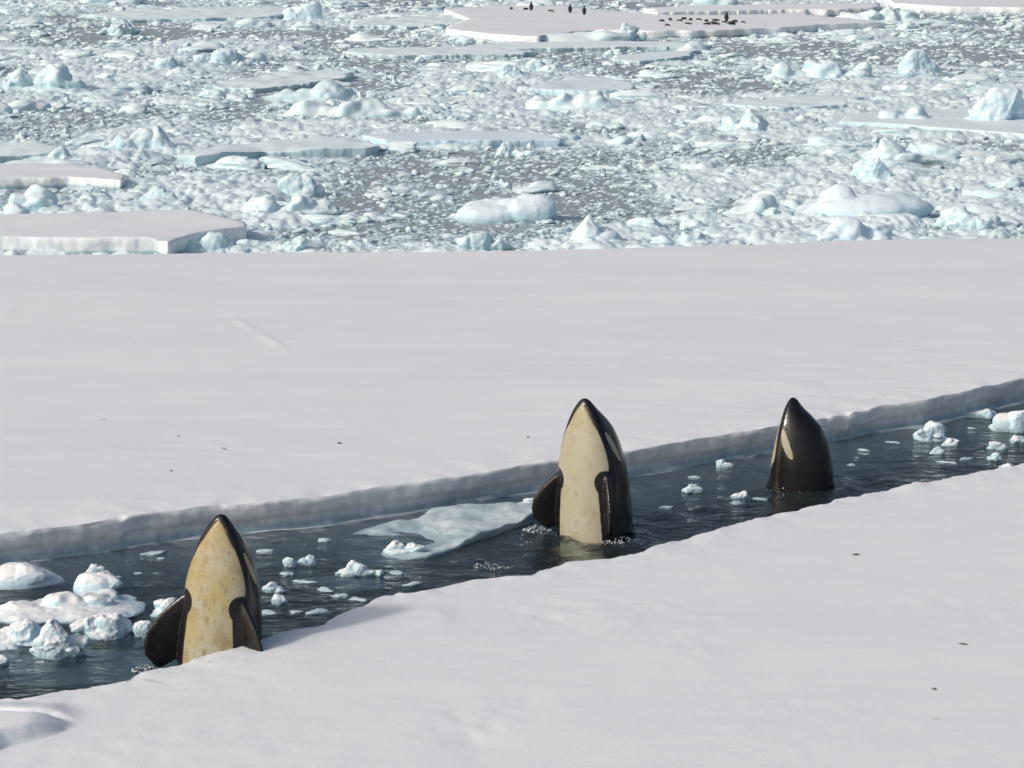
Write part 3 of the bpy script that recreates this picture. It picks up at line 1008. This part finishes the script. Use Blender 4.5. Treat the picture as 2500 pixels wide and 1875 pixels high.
# waterlogged slab between the left and middle orcas: tilted, its near left corner just under water
SL = [(728, 1178), (740, 1158), (800, 1140), (880, 1125), (940, 1108), (1010, 1101), (1100, 1099), (1158, 1102), (1150, 1122), (1110, 1140),
      (1040, 1160), (985, 1182), (930, 1202), (860, 1206), (790, 1204), (740, 1195)]
ol = [tuple(P(x, y, .03).xy) for x, y in SL]
me, c = plate(77, ol, .14, M_SLAB, 'ice_slab', jag=.07, bumps=.12, under=.5)
n = len(me.vertices)
co = np.empty(n * 3); me.vertices.foreach_get('co', co); co = co.reshape(-1, 3)
xr = co[:, 0] / np.abs(co[:, 0]).max()
co[:, 2] += -.085 + .07 * xr + .07 * fbm(co * 2.2, 78, 4) * (co[:, 2] > 0) + .05 * (co[:, 1] / np.abs(co[:, 1]).max())
me.vertices.foreach_set('co', co.ravel()); me.update()
o = link('ice_slab', me, (c[0], c[1], 0))
tag(o, 'large waterlogged blue slab lying awash between the left and middle orcas', 'ice slab')
lead('row of small white lumps lying on the front of the waterlogged slab', 800, 935, 1166, 1200, 9, 81, ratio=.35, rough=.2, sub=2)
# submerged ice foot of the growler
p = P(745, 1262)
v, f = lump(91, 4, 10, .12)
o = link('submerged_ice', make_mesh('submerged_ice', v * [.62, .42, .16], f, M_SLAB), (p.x, p.y + .35, -.15))
tag(o, 'pale blue ice foot just under the water below the snow capped growler', 'ice chunk')
p = P(210, 1400)
v, f = lump(92, 4, 10, .14)
o = link('submerged_ice', make_mesh('submerged_ice', v * [1.7, 1.0, .3], f, M_LEAD), (p.x - .5, p.y + .45, -.32))
tag(o, 'teal ice shelf glowing under water below the left ice pile', 'ice chunk')

# splashes
def splash(label, x, y, r, n, seed):
    p = P(x, y)
    rg = np.random.RandomState(seed)
    A = Acc()
    for k in range(n):
        a = rg.uniform(0, 6.28); d = r * math.sqrt(rg.uniform())
        v, f = lump(seed * 50 + k, 1 if k % 3 else 2, 6, .2)
        s = rg.uniform(.0035, .011)
        v = v * [s * rg.uniform(.8, 2.2), s, s * rg.uniform(.6, 1.6)]
        A.add(v + [math.cos(a) * d, math.sin(a) * d * .6, rg.uniform(0, .09) * (1 - d / r) + .004], f)
    v, f = A.get()
    o = link('splash', make_mesh('splash', v, f, M_FOAM), (p.x, p.y, 0))
    tag(o, label, 'splash')
    o['kind'] = 'stuff'
splash('white droplets splashing where the middle orca leaves the water', 1345, 1172, .36, 240, 3)
splash('droplets splashing at the left flipper of the middle orca', 1160, 1146, .22, 90, 4)
splash('droplets splashing at the left flipper tip of the left orca', 312, 1448, .16, 70, 5)
splash('ring of foam flecks at the base of the right orca', 1700, 1062, .40, 30, 6)
splash('bubbling foam on the open water left of the middle orca', 1050, 1228, .30, 90, 7)

# ------------------------------------------------------------------ the field of brash ice beyond: named floes and hummocks
px_plate('ice_floe', 'thick flat topped floe at the left edge just beyond the wide floe',
         [(-260, 470), (0, 462), (200, 458), (415, 452), (530, 478), (534, 487), (430, 500), (385, 512), (360, 520), (345, 512), (240, 512), (0, 510), (-260, 515)], .50, 101, jag=.05)
px_plate('ice_floe', 'flat floe at the left edge above the thick floe', [(-260, 358), (0, 353), (130, 353), (215, 362), (268, 378), (262, 388), (150, 382), (0, 386), (-260, 388)], .38, 103, jag=.07)
px_plate('ice_floe', 'long narrow floe with shaded front left of centre', [(385, 335), (470, 318), (560, 304), (700, 296), (790, 300), (815, 312), (800, 318), (640, 322), (560, 322), (480, 334), (420, 340)], .34, 105, M_ICE, jag=.12, bumps=.12)
px_plate('ice_floe', 'long thin floe with teal shaded front in the middle of the brash', [(788, 292), (850, 285), (1000, 282), (1110, 282), (1190, 293), (1206, 300), (1120, 301), (980, 303), (830, 304)], .30, 107, M_BLUE, jag=.12, bumps=.05)
px_plate('ice_floe', 'large flat floe with a sloping front edge cut by the right picture edge', [(1815, 262), (1830, 245), (1900, 235), (2050, 232), (2300, 225), (2480, 240), (2480, 312), (2300, 296), (2100, 281), (1960, 270)], .22, 109, M_ICE, jag=.08, bumps=.06)
px_plate('ice_floe', 'smooth bluish flat floe near the upper middle', [(1140, 190), (1175, 178), (1240, 168), (1290, 164), (1350, 172), (1372, 184), (1350, 194), (1240, 196)], .30, 111, M_BLUE, jag=.2, bumps=.12)
PENG = px_plate('ice_floe', 'wide flat floe carrying the penguins near the top of the picture',
         [(960, 18), (1060, 12), (1200, 12), (1420, 31), (1600, 32), (1720, 28), (1860, 42), (1900, 48), (1770, 53), (1700, 58), (1560, 64), (1420, 66), (1310, 64), (1240, 67), (1175, 73), (1163, 79), (1060, 73), (960, 60), (1010, 40)], .55, 113, jag=.22, bumps=.05)
px_plate('ice_floe', 'floe with a grey shaded front just behind the penguins', [(1400, 17), (1500, 12), (1700, 8), (1900, 6), (1890, 16), (1800, 20), (1680, 20), (1420, 26)], .6, 115, jag=.4)
px_plate('ice_floe', 'far flat floe filling the top right corner', [(1900, -14), (2600, -14), (2600, 14), (2260, 16), (2050, 14), (1930, 6)], .6, 117, jag=.2)
px_plate('ice_floe', 'thin pale floe in front of the penguin floe', [(1000, 100), (1080, 92), (1260, 88), (1420, 88), (1528, 94), (1530, 101), (1400, 100), (1200, 104), (1060, 106)], .25, 119, M_ICE, jag=.3, bumps=.1)
px_plate('ice_floe', 'thin pale floe left of and below the penguin floe', [(745, 112), (760, 104), (900, 101), (1040, 100), (1160, 110), (1140, 116), (1000, 118), (840, 118)], .25, 121, M_ICE, jag=.3, bumps=.1)
px_plate('ice_floe', 'wedge shaped pale floe under the penguin floe', [(1322, 128), (1345, 118), (1420, 112), (1500, 108), (1480, 122), (1380, 132)], .22, 123, M_ICE, jag=.25)
px_plate('ice_floe', 'warm white floe with a dark notch left of centre', [(440, 184), (500, 170), (620, 156), (720, 148), (760, 156), (740, 168), (640, 182), (540, 190)], .26, 125, M_ICE, jag=.25, bumps=.15)
px_plate('ice_floe', 'far long floe at the upper left', [(190, 30), (300, 20), (480, 14), (640, 18), (600, 34), (430, 40), (260, 42)], .3, 127, M_ICE, jag=.5, bumps=.15)
px_plate('ice_floe', 'far floe left of the penguin floe', [(770, 42), (900, 34), (1010, 36), (1000, 52), (880, 56), (760, 54)], .3, 129, M_ICE, jag=.4, bumps=.15)
px_plate('ice_floe', 'small flat floe right of the upper middle', [(1560, 222), (1620, 214), (1760, 206), (1860, 210), (1820, 226), (1680, 232)], .2, 131, M_ICE, jag=.25, bumps=.1)
px_plate('ice_floe', 'low snow floe left, above the flat floe', [(-200, 330), (0, 306), (70, 304), (125, 318), (110, 330), (0, 336)], .28, 133, M_ICE, jag=.12, bumps=.1)

def hum(label, x0, x1, ytop, ybase, n, seed, **kw):
    return px_hummock('ice_hummock', label, x0, x1, ytop, ybase, n, seed, **kw)
hum('tall lumpy hummock with a pointed peak above the long narrow floe', 180, 385, 268, 332, 12, 201, peak=338, ratio=.45)
hum('rounded snowy hummock below the pale floe at the left edge', 20, 185, 318, 352, 6, 203, ratio=.4)
hum('big white hummock of rounded lumps at right', 1842, 2128, 296, 356, 14, 205, ratio=.4, rough=.13)
hum('steep blue fronted ice block in front of the big white hummock', 1844, 1942, 338, 398, 3, 207, mat=M_BLUE, ratio=.6)
hum('large smooth pale blue mound at right just beyond the wide floe', 1690, 2035, 396, 478, 4, 209, mat=M_BLUE, rough=.07, base=.85, ratio=.5, facets=7)
hum('low blue rubble mound touching the wide floe at right', 1700, 1990, 462, 532, 12, 211, mat=M_BLUE, ratio=.4, rough=.14)
hum('smooth rounded ice mound right of centre', 980, 1218, 416, 482, 3, 213, mat=M_BLUE, rough=.08, base=.85, ratio=.5, facets=7)
hum('pale pyramid of ice standing at the edge of the wide floe', 1206, 1352, 462, 540, 3, 215, mat=M_BLUE, peak=1270, ratio=.7, rough=.08, base=.55)
hum('low rubble at the foot of the pale pyramid', 1120, 1400, 505, 545, 14, 217, ratio=.3)
hum('small hummock with a thin upright spike in the middle', 1084, 1172, 302, 342, 4, 219, peak=1094, ratio=.5)
hum('row of bluish lumps under the smooth bluish floe', 1090, 1424, 186, 244, 14, 221, ratio=.3)
hum('hummock with a sharp crest right of the row of bluish lumps', 1555, 1705, 232, 288, 6, 223, peak=1620, ratio=.5)
hum('snowy rubble heap left of centre', 585, 712, 372, 428, 8, 225, ratio=.5)
hum('long broken rubble ridge left of centre', 470, 735, 410, 474, 12, 227, ratio=.4)
hum('dark sided tilted slab heap above the thick floe', 305, 395, 400, 442, 4, 229, ratio=.5)
hum('white lump standing alone left, above the thick floe', 182, 222, 396, 428, 2, 231)
hum('angular white blocks piled at the left edge above the thick floe', 0, 130, 396, 462, 9, 233, facets=6, rough=.1, ratio=.45)
hum('smooth white block below the piled blocks at the left edge', -40, 110, 436, 472, 4, 235, rough=.1, ratio=.4)
hum('hummock crowned with lumps on the flat floe at the right edge', 2070, 2260, 186, 272, 8, 237, mat=M_BLUE, ratio=.5)
hum('snowy ridge along the flat floe at right', 1850, 2080, 228, 268, 9, 239, ratio=.3)
hum('bluish hummock with rounded top in the upper right', 1950, 2040, 106, 168, 5, 241, mat=M_BLUE)
hum('broad bluish rubble heap in the upper right', 1640, 1920, 124, 172, 10, 243, ratio=.3)
hum('far hummock with a square tower near the top right', 1818, 2030, 10, 48, 8, 245, peak=1920, ratio=.3)
hum('far bluish hummock near the top left', 580, 705, 2, 48, 6, 247, mat=M_BLUE, ratio=.4)
hum('broad rubble heap at the upper left of centre', 555, 840, 172, 222, 12, 249, ratio=.3)
hum('low snowy rubble below the broad rubble heap', 560, 945, 205, 254, 14, 251, ratio=.25)
hum('cluster of rounded lumps at the left in the distance', 60, 190, 136, 200, 7, 253)
hum('lone tall lump at the left edge in the distance', 0, 62, 148, 196, 4, 255)
hum('pale lump with a vertical right side in the upper left', 210, 300, 44, 76, 4, 257)
hum('white block right of the warm white floe', 1060, 1130, 134, 176, 4, 259, facets=7)
hum('lumpy hummock beside the white block right of centre', 1120, 1240, 126, 160, 5, 261)
hum('bluish lumps left of the warm white floe', 415, 550, 100, 140, 7, 263, mat=M_BLUE, ratio=.4)
hum('white hummock in front of the warm white floe', 320, 400, 118, 152, 4, 265)
hum('small sharp hummock in front of the penguin floe', 1310, 1400, 46, 92, 5, 267, peak=1350)
hum('slanting slab of ice with a grey hollow in front right of centre', 1550, 1720, 418, 474, 5, 269, ratio=.5, rough=.12)
hum('rubble mound touching the wide floe in the centre right', 1390, 1600, 494, 536, 10, 271, ratio=.35)
hum('snow heap touching the wide floe left of centre', 930, 1110, 498, 546, 10, 273, ratio=.4)
hum('little pointed heap at the edge of the wide floe left', 590, 680, 508, 548, 5, 275)
hum('low rubble line against the front of the thick floe', 380, 560, 500, 550, 12, 277, ratio=.35)
hum('wide rounded lump far right above the wide floe', 2030, 2200, 440, 500, 6, 279, ratio=.5)

# ------------------------------------------------------------------ medium chunks, each its own object
protos = []
for k in range(14):
    rg = np.random.RandomState(900 + k)
    protos.append(fused('ice_chunk', M_ICE, 1000 + k * 7, 1.0, .8, rg.uniform(.35, .6), 5 + k % 5, .2, .4, None, 30))
pb = []
for k in range(6):
    pb.append(fused('ice_chunk', M_ICE, 1500 + k * 3, 1.0, .8, .45, 2, .10, .8, None, 26, 6))
def field_density(x, y):
    q = np.array([[x * .10, y * .045, 0.0]])
    d = fbm(q, 500, 3)[0]
    q2 = np.array([[x * .35, y * .12, 3.0]])
    return d + .5 * fbm(q2, 510, 2)[0]
DARK = []
for (px, py, rx, ry) in ((350, 255, 420, 22), (850, 258, 330, 16), (1600, 330, 220, 34), (1330, 345, 160, 16), (1640, 108, 150, 14), (480, 505, 60, 20),
                         (720, 500, 110, 18), (1960, 355, 60, 14), (2160, 315, 90, 16), (500, 75, 250, 10), (1010, 338, 170, 10), (760, 440, 60, 16), (2150, 120, 90, 14), (1270, 285, 150, 10)):
    c = P(px, py)
    s = ppm(c)
    DARK.append((c.x, c.y, rx / s, ry / s / (CAM_H / c.y)))
def dark(x, y):
    v = 0
    for (cx, cy, rx, ry) in DARK:
        v = max(v, math.exp(-(((x - cx) / rx) ** 2 + ((y - cy) / ry) ** 2) * .9))
    return v
far_y = lambda x: np.interp(x, [p[0] for p in far_b], [p[1] for p in far_b])
rng = random.Random(77)
kinds = [('rough white ice chunk among the loose brash beyond the wide floe', 'rough brash chunks'),
         ('smooth boulder of ice among the loose brash beyond the wide floe', 'smooth brash boulders')]
placed, placed_px = [], []
tries = 0
while len(placed) < 250 and tries < 6000:
    tries += 1
    px = rng.uniform(-40, 2250)
    py = 10 + 525 * rng.random() ** 1.0
    p = P(px, py)
    if p.y < far_y(p.x) + .8:
        continue
    if rng.random() < dark(p.x, p.y) * .9:
        continue
    if field_density(p.x, p.y) < rng.uniform(-.5, .1):
        continue
    s = ppm(p)
    size = rng.choice([26, 34, 44, 60, 80]) / s * rng.uniform(.8, 1.15)
    size = min(max(size, .45), 3.2)
    if any(((p.x - a) / (c + size * .4)) ** 2 + ((p.y - b) / (d + size * .6)) ** 2 < 1 for a, b, c, d in TREES):
        continue
    if any((p.x - a) ** 2 + ((p.y - b) * .5) ** 2 < ((size + c) * .42) ** 2 for a, b, c in placed):
        continue
    if any(bool(inside(np.array([p.x]), np.array([p.y]), pl)[0]) for pl in PLATES):
        continue
    placed.append((p.x, p.y, size))
    placed_px.append((px, py))
def head(label):
    w = label.split()
    for k in range(3, len(w)):
        if w[k] in ('with', 'above', 'below', 'in', 'at', 'left', 'right', 'just', 'near', 'under', 'carrying', 'filling', 'touching', 'standing', 'left,',
                    'crowned', 'along', 'cut', 'against', 'beside', 'far', 'behind', 'on', 'beyond'):
            return 'the ' + ' '.join(w[:min(k, 8)])
    return 'the ' + ' '.join(w[:8])
big = sorted(x[2] for x in placed)
used_dirs = {}
for (x, y, size), (px, py) in zip(placed, placed_px):
    k = 0 if rng.random() < .75 else 1
    me = rng.choice(protos if k == 0 else pb)
    o = link('ice_chunk', me, (x, y, -.02), (0, 0, rng.uniform(-.5, .5) + (math.pi if rng.random() < .5 else 0)),
             (size * rng.uniform(1.2, 2.7), size * 1.1, size * rng.uniform(.5, .85)))
    mx, my, ml = min(MARKS, key=lambda m: (m[0] - px) ** 2 + ((m[1] - py) * 2.5) ** 2)
    dx, dy = px - mx, (py - my) * 2.5
    rel = ('right of' if dx > 0 else 'left of') if abs(dx) > abs(dy) else ('in front of' if dy > 0 else 'behind')
    sz = 'small' if size < big[len(big) // 3] else 'large' if size > big[2 * len(big) // 3] else 'middling'
    tag(o, '%s %s ice chunk %s %s' % (sz, ('rough', 'smooth')[k], rel, head(ml)), 'ice chunk', 'loose chunks in the brash beyond the wide floe')

# ------------------------------------------------------------------ frozen slush and rubble between the chunks
def slush():
    nu, nv = 820, 620
    u = np.linspace(0, 1, nv)
    yy = 1 / ((1 - u) / 47.0 + u / 340.0)
    cc = np.linspace(-1, 1, nu)
    Y = np.repeat(yy, nu)
    X = np.tile(cc, nv) * (Y * .27 + 6)
    n = len(X)
    den = fbm(np.c_[X * .10, Y * .045, np.zeros(n)], 500, 3) + .5 * fbm(np.c_[X * .35, Y * .12, np.full(n, 3.0)], 510, 2)
    dk = np.zeros(n)
    for (cx, cy, rx, ry) in DARK:
        dk = np.maximum(dk, np.exp(-(((X - cx) / rx) ** 2 + ((Y - cy) / ry) ** 2) * .9))
    cov = np.clip(.76 + den * .8 - dk * .7, -.3, 1.0)
    q = np.c_[X, Y, np.zeros(n)]
    wx, wy = X + .25 * fbm(q * 1.3, 601, 3), Y + .35 * fbm(q * 1.1 + 40, 602, 3)
    big = cells(wx * .55, wy * .8, 1.5, 611, .4, .85)
    mid = cells(wx, wy, .62, 612)
    sml = cells(wx, wy, .27, 613)
    z = .27 * big * np.clip(cov, 0, 1) + .13 * mid * (.5 + .5 * cov) + .085 * sml + .08 * fbm(q * 1.8, 614, 4, .65) + .045 * fbm(q * 6.5, 615, 3, .65)
    z = z - (.33 - .24 * cov)
    z = np.clip(z, -.25, .6)
    for pl in PLATES:
        z = np.where(inside(X, Y, pl), np.minimum(z, .02), z)
    z = np.where(Y < far_y(X) + .15, -.4, z)
    V = np.c_[X, Y, z]
    idx = np.arange(n).reshape(nv, nu)
    F = np.stack([idx[:-1, :-1], idx[:-1, 1:], idx[1:, 1:], idx[1:, :-1]], -1).reshape(-1, 4)
    F = F[z[F].max(1) > -.10]
    used = np.unique(F)
    mp = np.zeros(n, int); mp[used] = np.arange(len(used))
    o = link('slush_ice', make_mesh('slush_ice', V[used], mp[F], M_ICE))
    o['kind'] = 'stuff'
    tag(o, 'lumpy slush and rubble ice frozen together beyond the wide floe', 'slush ice')
slush()

# ------------------------------------------------------------------ loose brash: uncountable, geometry nodes instances on points
def brash():
    rg = np.random.RandomState(5)
    pts, scl, rot, idx = [], [], [], []
    def emit(n, y0, y1, smin, smax, power, keep, dkw, up=(.28, .65), lie=(-.30, .02), wid=(.9, 2.0)):
        x_ = rg.uniform(-1, 1, n)
        # equal density on the picture's rows, so far rows are not over-filled
        u = rg.uniform(0, 1, n)
        y = 1 / ((1 - u) / y0 + u / y1)
        x = x_ * (y * .27 + 6)
        q = np.c_[x * .10, y * .045, np.zeros(n)]
        den = fbm(q, 500, 3) + .5 * fbm(np.c_[x * .35, y * .12, np.full(n, 3.0)], 510, 2)
        dk = np.zeros(n)
        for (cx, cy, rx, ry) in DARK:
            dk = np.maximum(dk, np.exp(-(((x - cx) / rx) ** 2 + ((y - cy) / ry) ** 2) * .9))
        prob = keep + den * .7 - dk * dkw
        ok = (rg.uniform(0, 1, n) < prob) & (y > far_y(x) + .25)
        for pl in PLATES:
            ok &= ~inside(x, y, pl)
        x, y = x[ok], y[ok]
        m = len(x)
        s = smin * (smax / smin) ** (rg.uniform(0, 1, m) ** power)
        s = s * np.clip(y / 75, .85, 2.6)
        pts.append(np.c_[x, y, rg.uniform(*lie, m) * s])
        scl.append(np.c_[s * rg.uniform(*wid, m), s * rg.uniform(.8, 1.3, m), s * rg.uniform(*up, m)])
        rot.append(np.c_[rg.uniform(-.14, .14, m), rg.uniform(-.14, .14, m), rg.uniform(0, 6.28, m)])
        idx.append(rg.randint(0, 8, m))
    emit(85000, 48, 330, .045, .12, 1.2, .82, .35)
    emit(20000, 48, 330, .09, .22, 1.8, .62, .5)
    emit(3000, 48, 330, .20, .40, 2.0, .45, .6)
    emit(7000, 48, 330, .05, .16, 1.6, .5, .5, up=(.5, 1.15), lie=(.0, .4), wid=(.7, 1.7))
    pts_, scl_, rot_, idx_ = (np.concatenate(a) for a in (pts, scl, rot, idx))
    n = len(pts_)
    print('brash pieces', n)
    me = bpy.data.meshes.new('brash_ice')
    me.vertices.add(n)
    me.vertices.foreach_set('co', pts_.astype(np.float32).ravel())
    for nm, d, ty, key in (('scl', scl_, 'FLOAT_VECTOR', 'vector'), ('rot', rot_, 'FLOAT_VECTOR', 'vector'), ('pick', idx_, 'INT', 'value')):
        a = me.attributes.new(nm, ty, 'POINT')
        a.data.foreach_set(key, d.astype(np.int32 if ty == 'INT' else np.float32).ravel())
    me.materials.append(M_ICE)
    o = link('brash_ice', me)
    o['kind'] = 'stuff'
    tag(o, 'loose brash ice and slush covering the sea beyond the wide floe', 'brash ice')
    ng = bpy.data.node_groups.new('brash_nodes', 'GeometryNodeTree')
    ng.interface.new_socket('Geometry', in_out='INPUT', socket_type='NodeSocketGeometry')
    ng.interface.new_socket('Geometry', in_out='OUTPUT', socket_type='NodeSocketGeometry')
    N = ng.nodes
    gi = N.new('NodeGroupInput'); go = N.new('NodeGroupOutput')
    g2i = N.new('GeometryNodeGeometryToInstance')
    for k in range(8):
        icon = N.new('GeometryNodeMeshIcoSphere')
        icon.inputs['Subdivisions'].default_value = 3
        ps = N.new('GeometryNodeInputPosition')
        off = N.new('ShaderNodeVectorMath'); off.operation = 'ADD'
        off.inputs[1].default_value = (k * 7.3, k * 3.1, k * 5.7)
        ng.links.new(ps.outputs[0], off.inputs[0])
        nz = N.new('ShaderNodeTexNoise')
        nz.inputs['Scale'].default_value = 1.3
        nz.inputs['Detail'].default_value = 3
        nz.inputs['Roughness'].default_value = .6
        ng.links.new(off.outputs[0], nz.inputs['Vector'])
        mp = N.new('ShaderNodeMath'); mp.operation = 'MULTIPLY_ADD'
        mp.inputs[1].default_value = 2.6
        mp.inputs[2].default_value = -.30
        ng.links.new(nz.outputs[0], mp.inputs[0])
        sc = N.new('ShaderNodeVectorMath'); sc.operation = 'SCALE'
        ng.links.new(ps.outputs[0], sc.inputs[0])
        ng.links.new(mp.outputs[0], sc.inputs['Scale'])
        sp = N.new('GeometryNodeSetPosition')
        ng.links.new(icon.outputs['Mesh'], sp.inputs['Geometry'])
        ng.links.new(sc.outputs[0], sp.inputs['Position'])
        sm = N.new('GeometryNodeSetMaterial')
        sm.inputs['Material'].default_value = M_ICE
        ng.links.new(sp.outputs[0], sm.inputs[0])
        sh = N.new('GeometryNodeSetShadeSmooth')
        ng.links.new(sm.outputs[0], sh.inputs[0])
        ng.links.new(sh.outputs[0], g2i.inputs[0])
    iop = N.new('GeometryNodeInstanceOnPoints')
    iop.inputs['Pick Instance'].default_value = True
    ng.links.new(gi.outputs[0], iop.inputs['Points'])
    ng.links.new(g2i.outputs[0], iop.inputs['Instance'])
    for nm, ty, so in (('scl', 'FLOAT_VECTOR', 'Scale'), ('rot', 'FLOAT_VECTOR', 'Rotation'), ('pick', 'INT', 'Instance Index')):
        na = N.new('GeometryNodeInputNamedAttribute')
        na.data_type = ty
        na.inputs['Name'].default_value = nm
        src = na.outputs[0]
        if so == 'Rotation':
            e2r = N.new('FunctionNodeEulerToRotation')
            ng.links.new(src, e2r.inputs[0]); src = e2r.outputs[0]
        ng.links.new(src, iop.inputs[so])
    ng.links.new(iop.outputs[0], go.inputs[0])
    md = o.modifiers.new('brash', 'NODES')
    md.node_group = ng
brash()

# ------------------------------------------------------------------ penguins
def penguin_mesh(lying):
    d, f = ico(3)
    v = d.copy()
    z = d[:, 2]
    # profile of an upright bird 0.7 m tall: feet at 0
    hgt = (z + 1) / 2
    prof = np.interp(hgt, [0, .06, .2, .45, .62, .74, .80, .88, .95, 1.0], [.0, .095, .125, .13, .105, .065, .058, .062, .045, .0])
    r = np.hypot(d[:, 0], d[:, 1]) + 1e-6
    v[:, 0] = d[:, 0] / r * prof * .95
    v[:, 1] = d[:, 1] / r * prof * (1.05)
    v[:, 2] = hgt * .68 + .02
    pale = ((v[:, 1] < -.02) & (hgt < .76)).astype(float)
    A = Acc()
    A.add(v, f)
    pl = [pale]
    def ell(c, s, r=(0, 0, 0), p=0.0):
        e, ff = ico(2)
        e = rot3(e * s, *r) + c
        A.add(e, ff); pl.append(np.full(len(e), p))
    for sg in (-1, 1):
        ell([sg * .135, .01, .36], [.016, .045, .16], (0, -sg * .22, 0))
        ell([sg * .05, -.06, .015], [.03, .06, .015])
    ell([0, -.085, .60], [.014, .05, .014], (.15, 0, 0))          # bill
    ell([0, .11, .05], [.03, .02, .08], (-.6, 0, 0))             # tail
    V, F = A.get()
    pale = np.concatenate(pl)
    if lying:
        V = V - [0, 0, .34]
        V = V @ np.array(Euler((RAD(84), 0, 0)).to_matrix()).T
        V[:, 2] += .125
        V[:, 2] *= .95
    me = make_mesh('penguin', V, F, M_PENG)
    a = me.attributes.new('pale', 'FLOAT', 'POINT')
    a.data.foreach_set('value', pale.astype(np.float32))
    return me
PS, PL = penguin_mesh(False), penguin_mesh(True)
PZ = .55
def c6(x, y):   # crop of the left birds -> displayed px
    return ((1100 + x * 500 / 2212) / K, (y * 500 / 2212) / K)
def c5(x, y):
    return ((1500 + x * 500 / 2212) / K, (y * 500 / 2212) / K)
rng = random.Random(9)
def put(me, px, yaw, label, group, s=1.0):
    p = P(px[0], px[1], PZ)
    o = link('penguin', me, (p.x, p.y, PZ - .02), (0, 0, yaw), (s, s, s))
    tag(o, label, 'penguin', group)
for (x, y, lab, yaw) in ((872, 112, 'leftmost upright penguin on the far floe', 2.6), (1291, 138, 'upright penguin second from left on the far floe', 2.8),
                         (1443, 160, 'upright penguin third from left, standing alone right of the second', 2.9)):
    put(PS, c6(x, y), yaw, lab, 'penguins standing on the far floe', 1.05)
put(PS, c5(1211, 232), 2.5, 'single upright penguin standing amid the resting penguins', 'penguins standing on the far floe', 1.05)
for (x, y) in ((658, 100), (815, 108), (1087, 130)):
    put(PL, c6(x, y), rng.uniform(0, 6.28), 'penguin lying on its belly near the left upright penguins', 'penguins resting at left on the far floe', .85)
for (x, y) in ((510, 232), (600, 220), (575, 286), (700, 233), (752, 213), (825, 222), (800, 268), (915, 224), (990, 236), (1000, 272), (1065, 258),
               (1095, 232), (1095, 272), (1190, 252), (1262, 258), (1270, 272), (1297, 242), (1395, 254)):
    put(PL, c5(x, y), rng.uniform(0, 6.28), 'penguin lying on its belly in the resting group at right on the far floe', 'penguins resting at right on the far floe', rng.uniform(.75, .9))


# ------------------------------------------------------------------ tiny dark flecks lying on the snow
M_FLECK = mat_simple('dark_fleck', (0.24, 0.235, 0.23), .8)
rng = random.Random(31)
for i, (x, y) in enumerate(((225, 908), (385, 943), (483, 970), (732, 958), (370, 1018), (1140, 945), (2018, 1490), (2080, 1393), (1848, 1199))):
    p = P(x, y, FZ)
    v, f = lump(4000 + i, 2, 8, .3)
    k = rng.uniform(.014, .024)
    o = link('snow_fleck', make_mesh('snow_fleck', v * [k * rng.uniform(1.3, 2.6), k * rng.uniform(.8, 1.6), k * .45], f, M_FLECK), (p.x, p.y, FZ + .012), (0, 0, rng.uniform(-.5, .5)))
    tag(o, 'tiny dark fleck lying alone on smooth floe snow', 'debris', 'dark flecks on the snow')
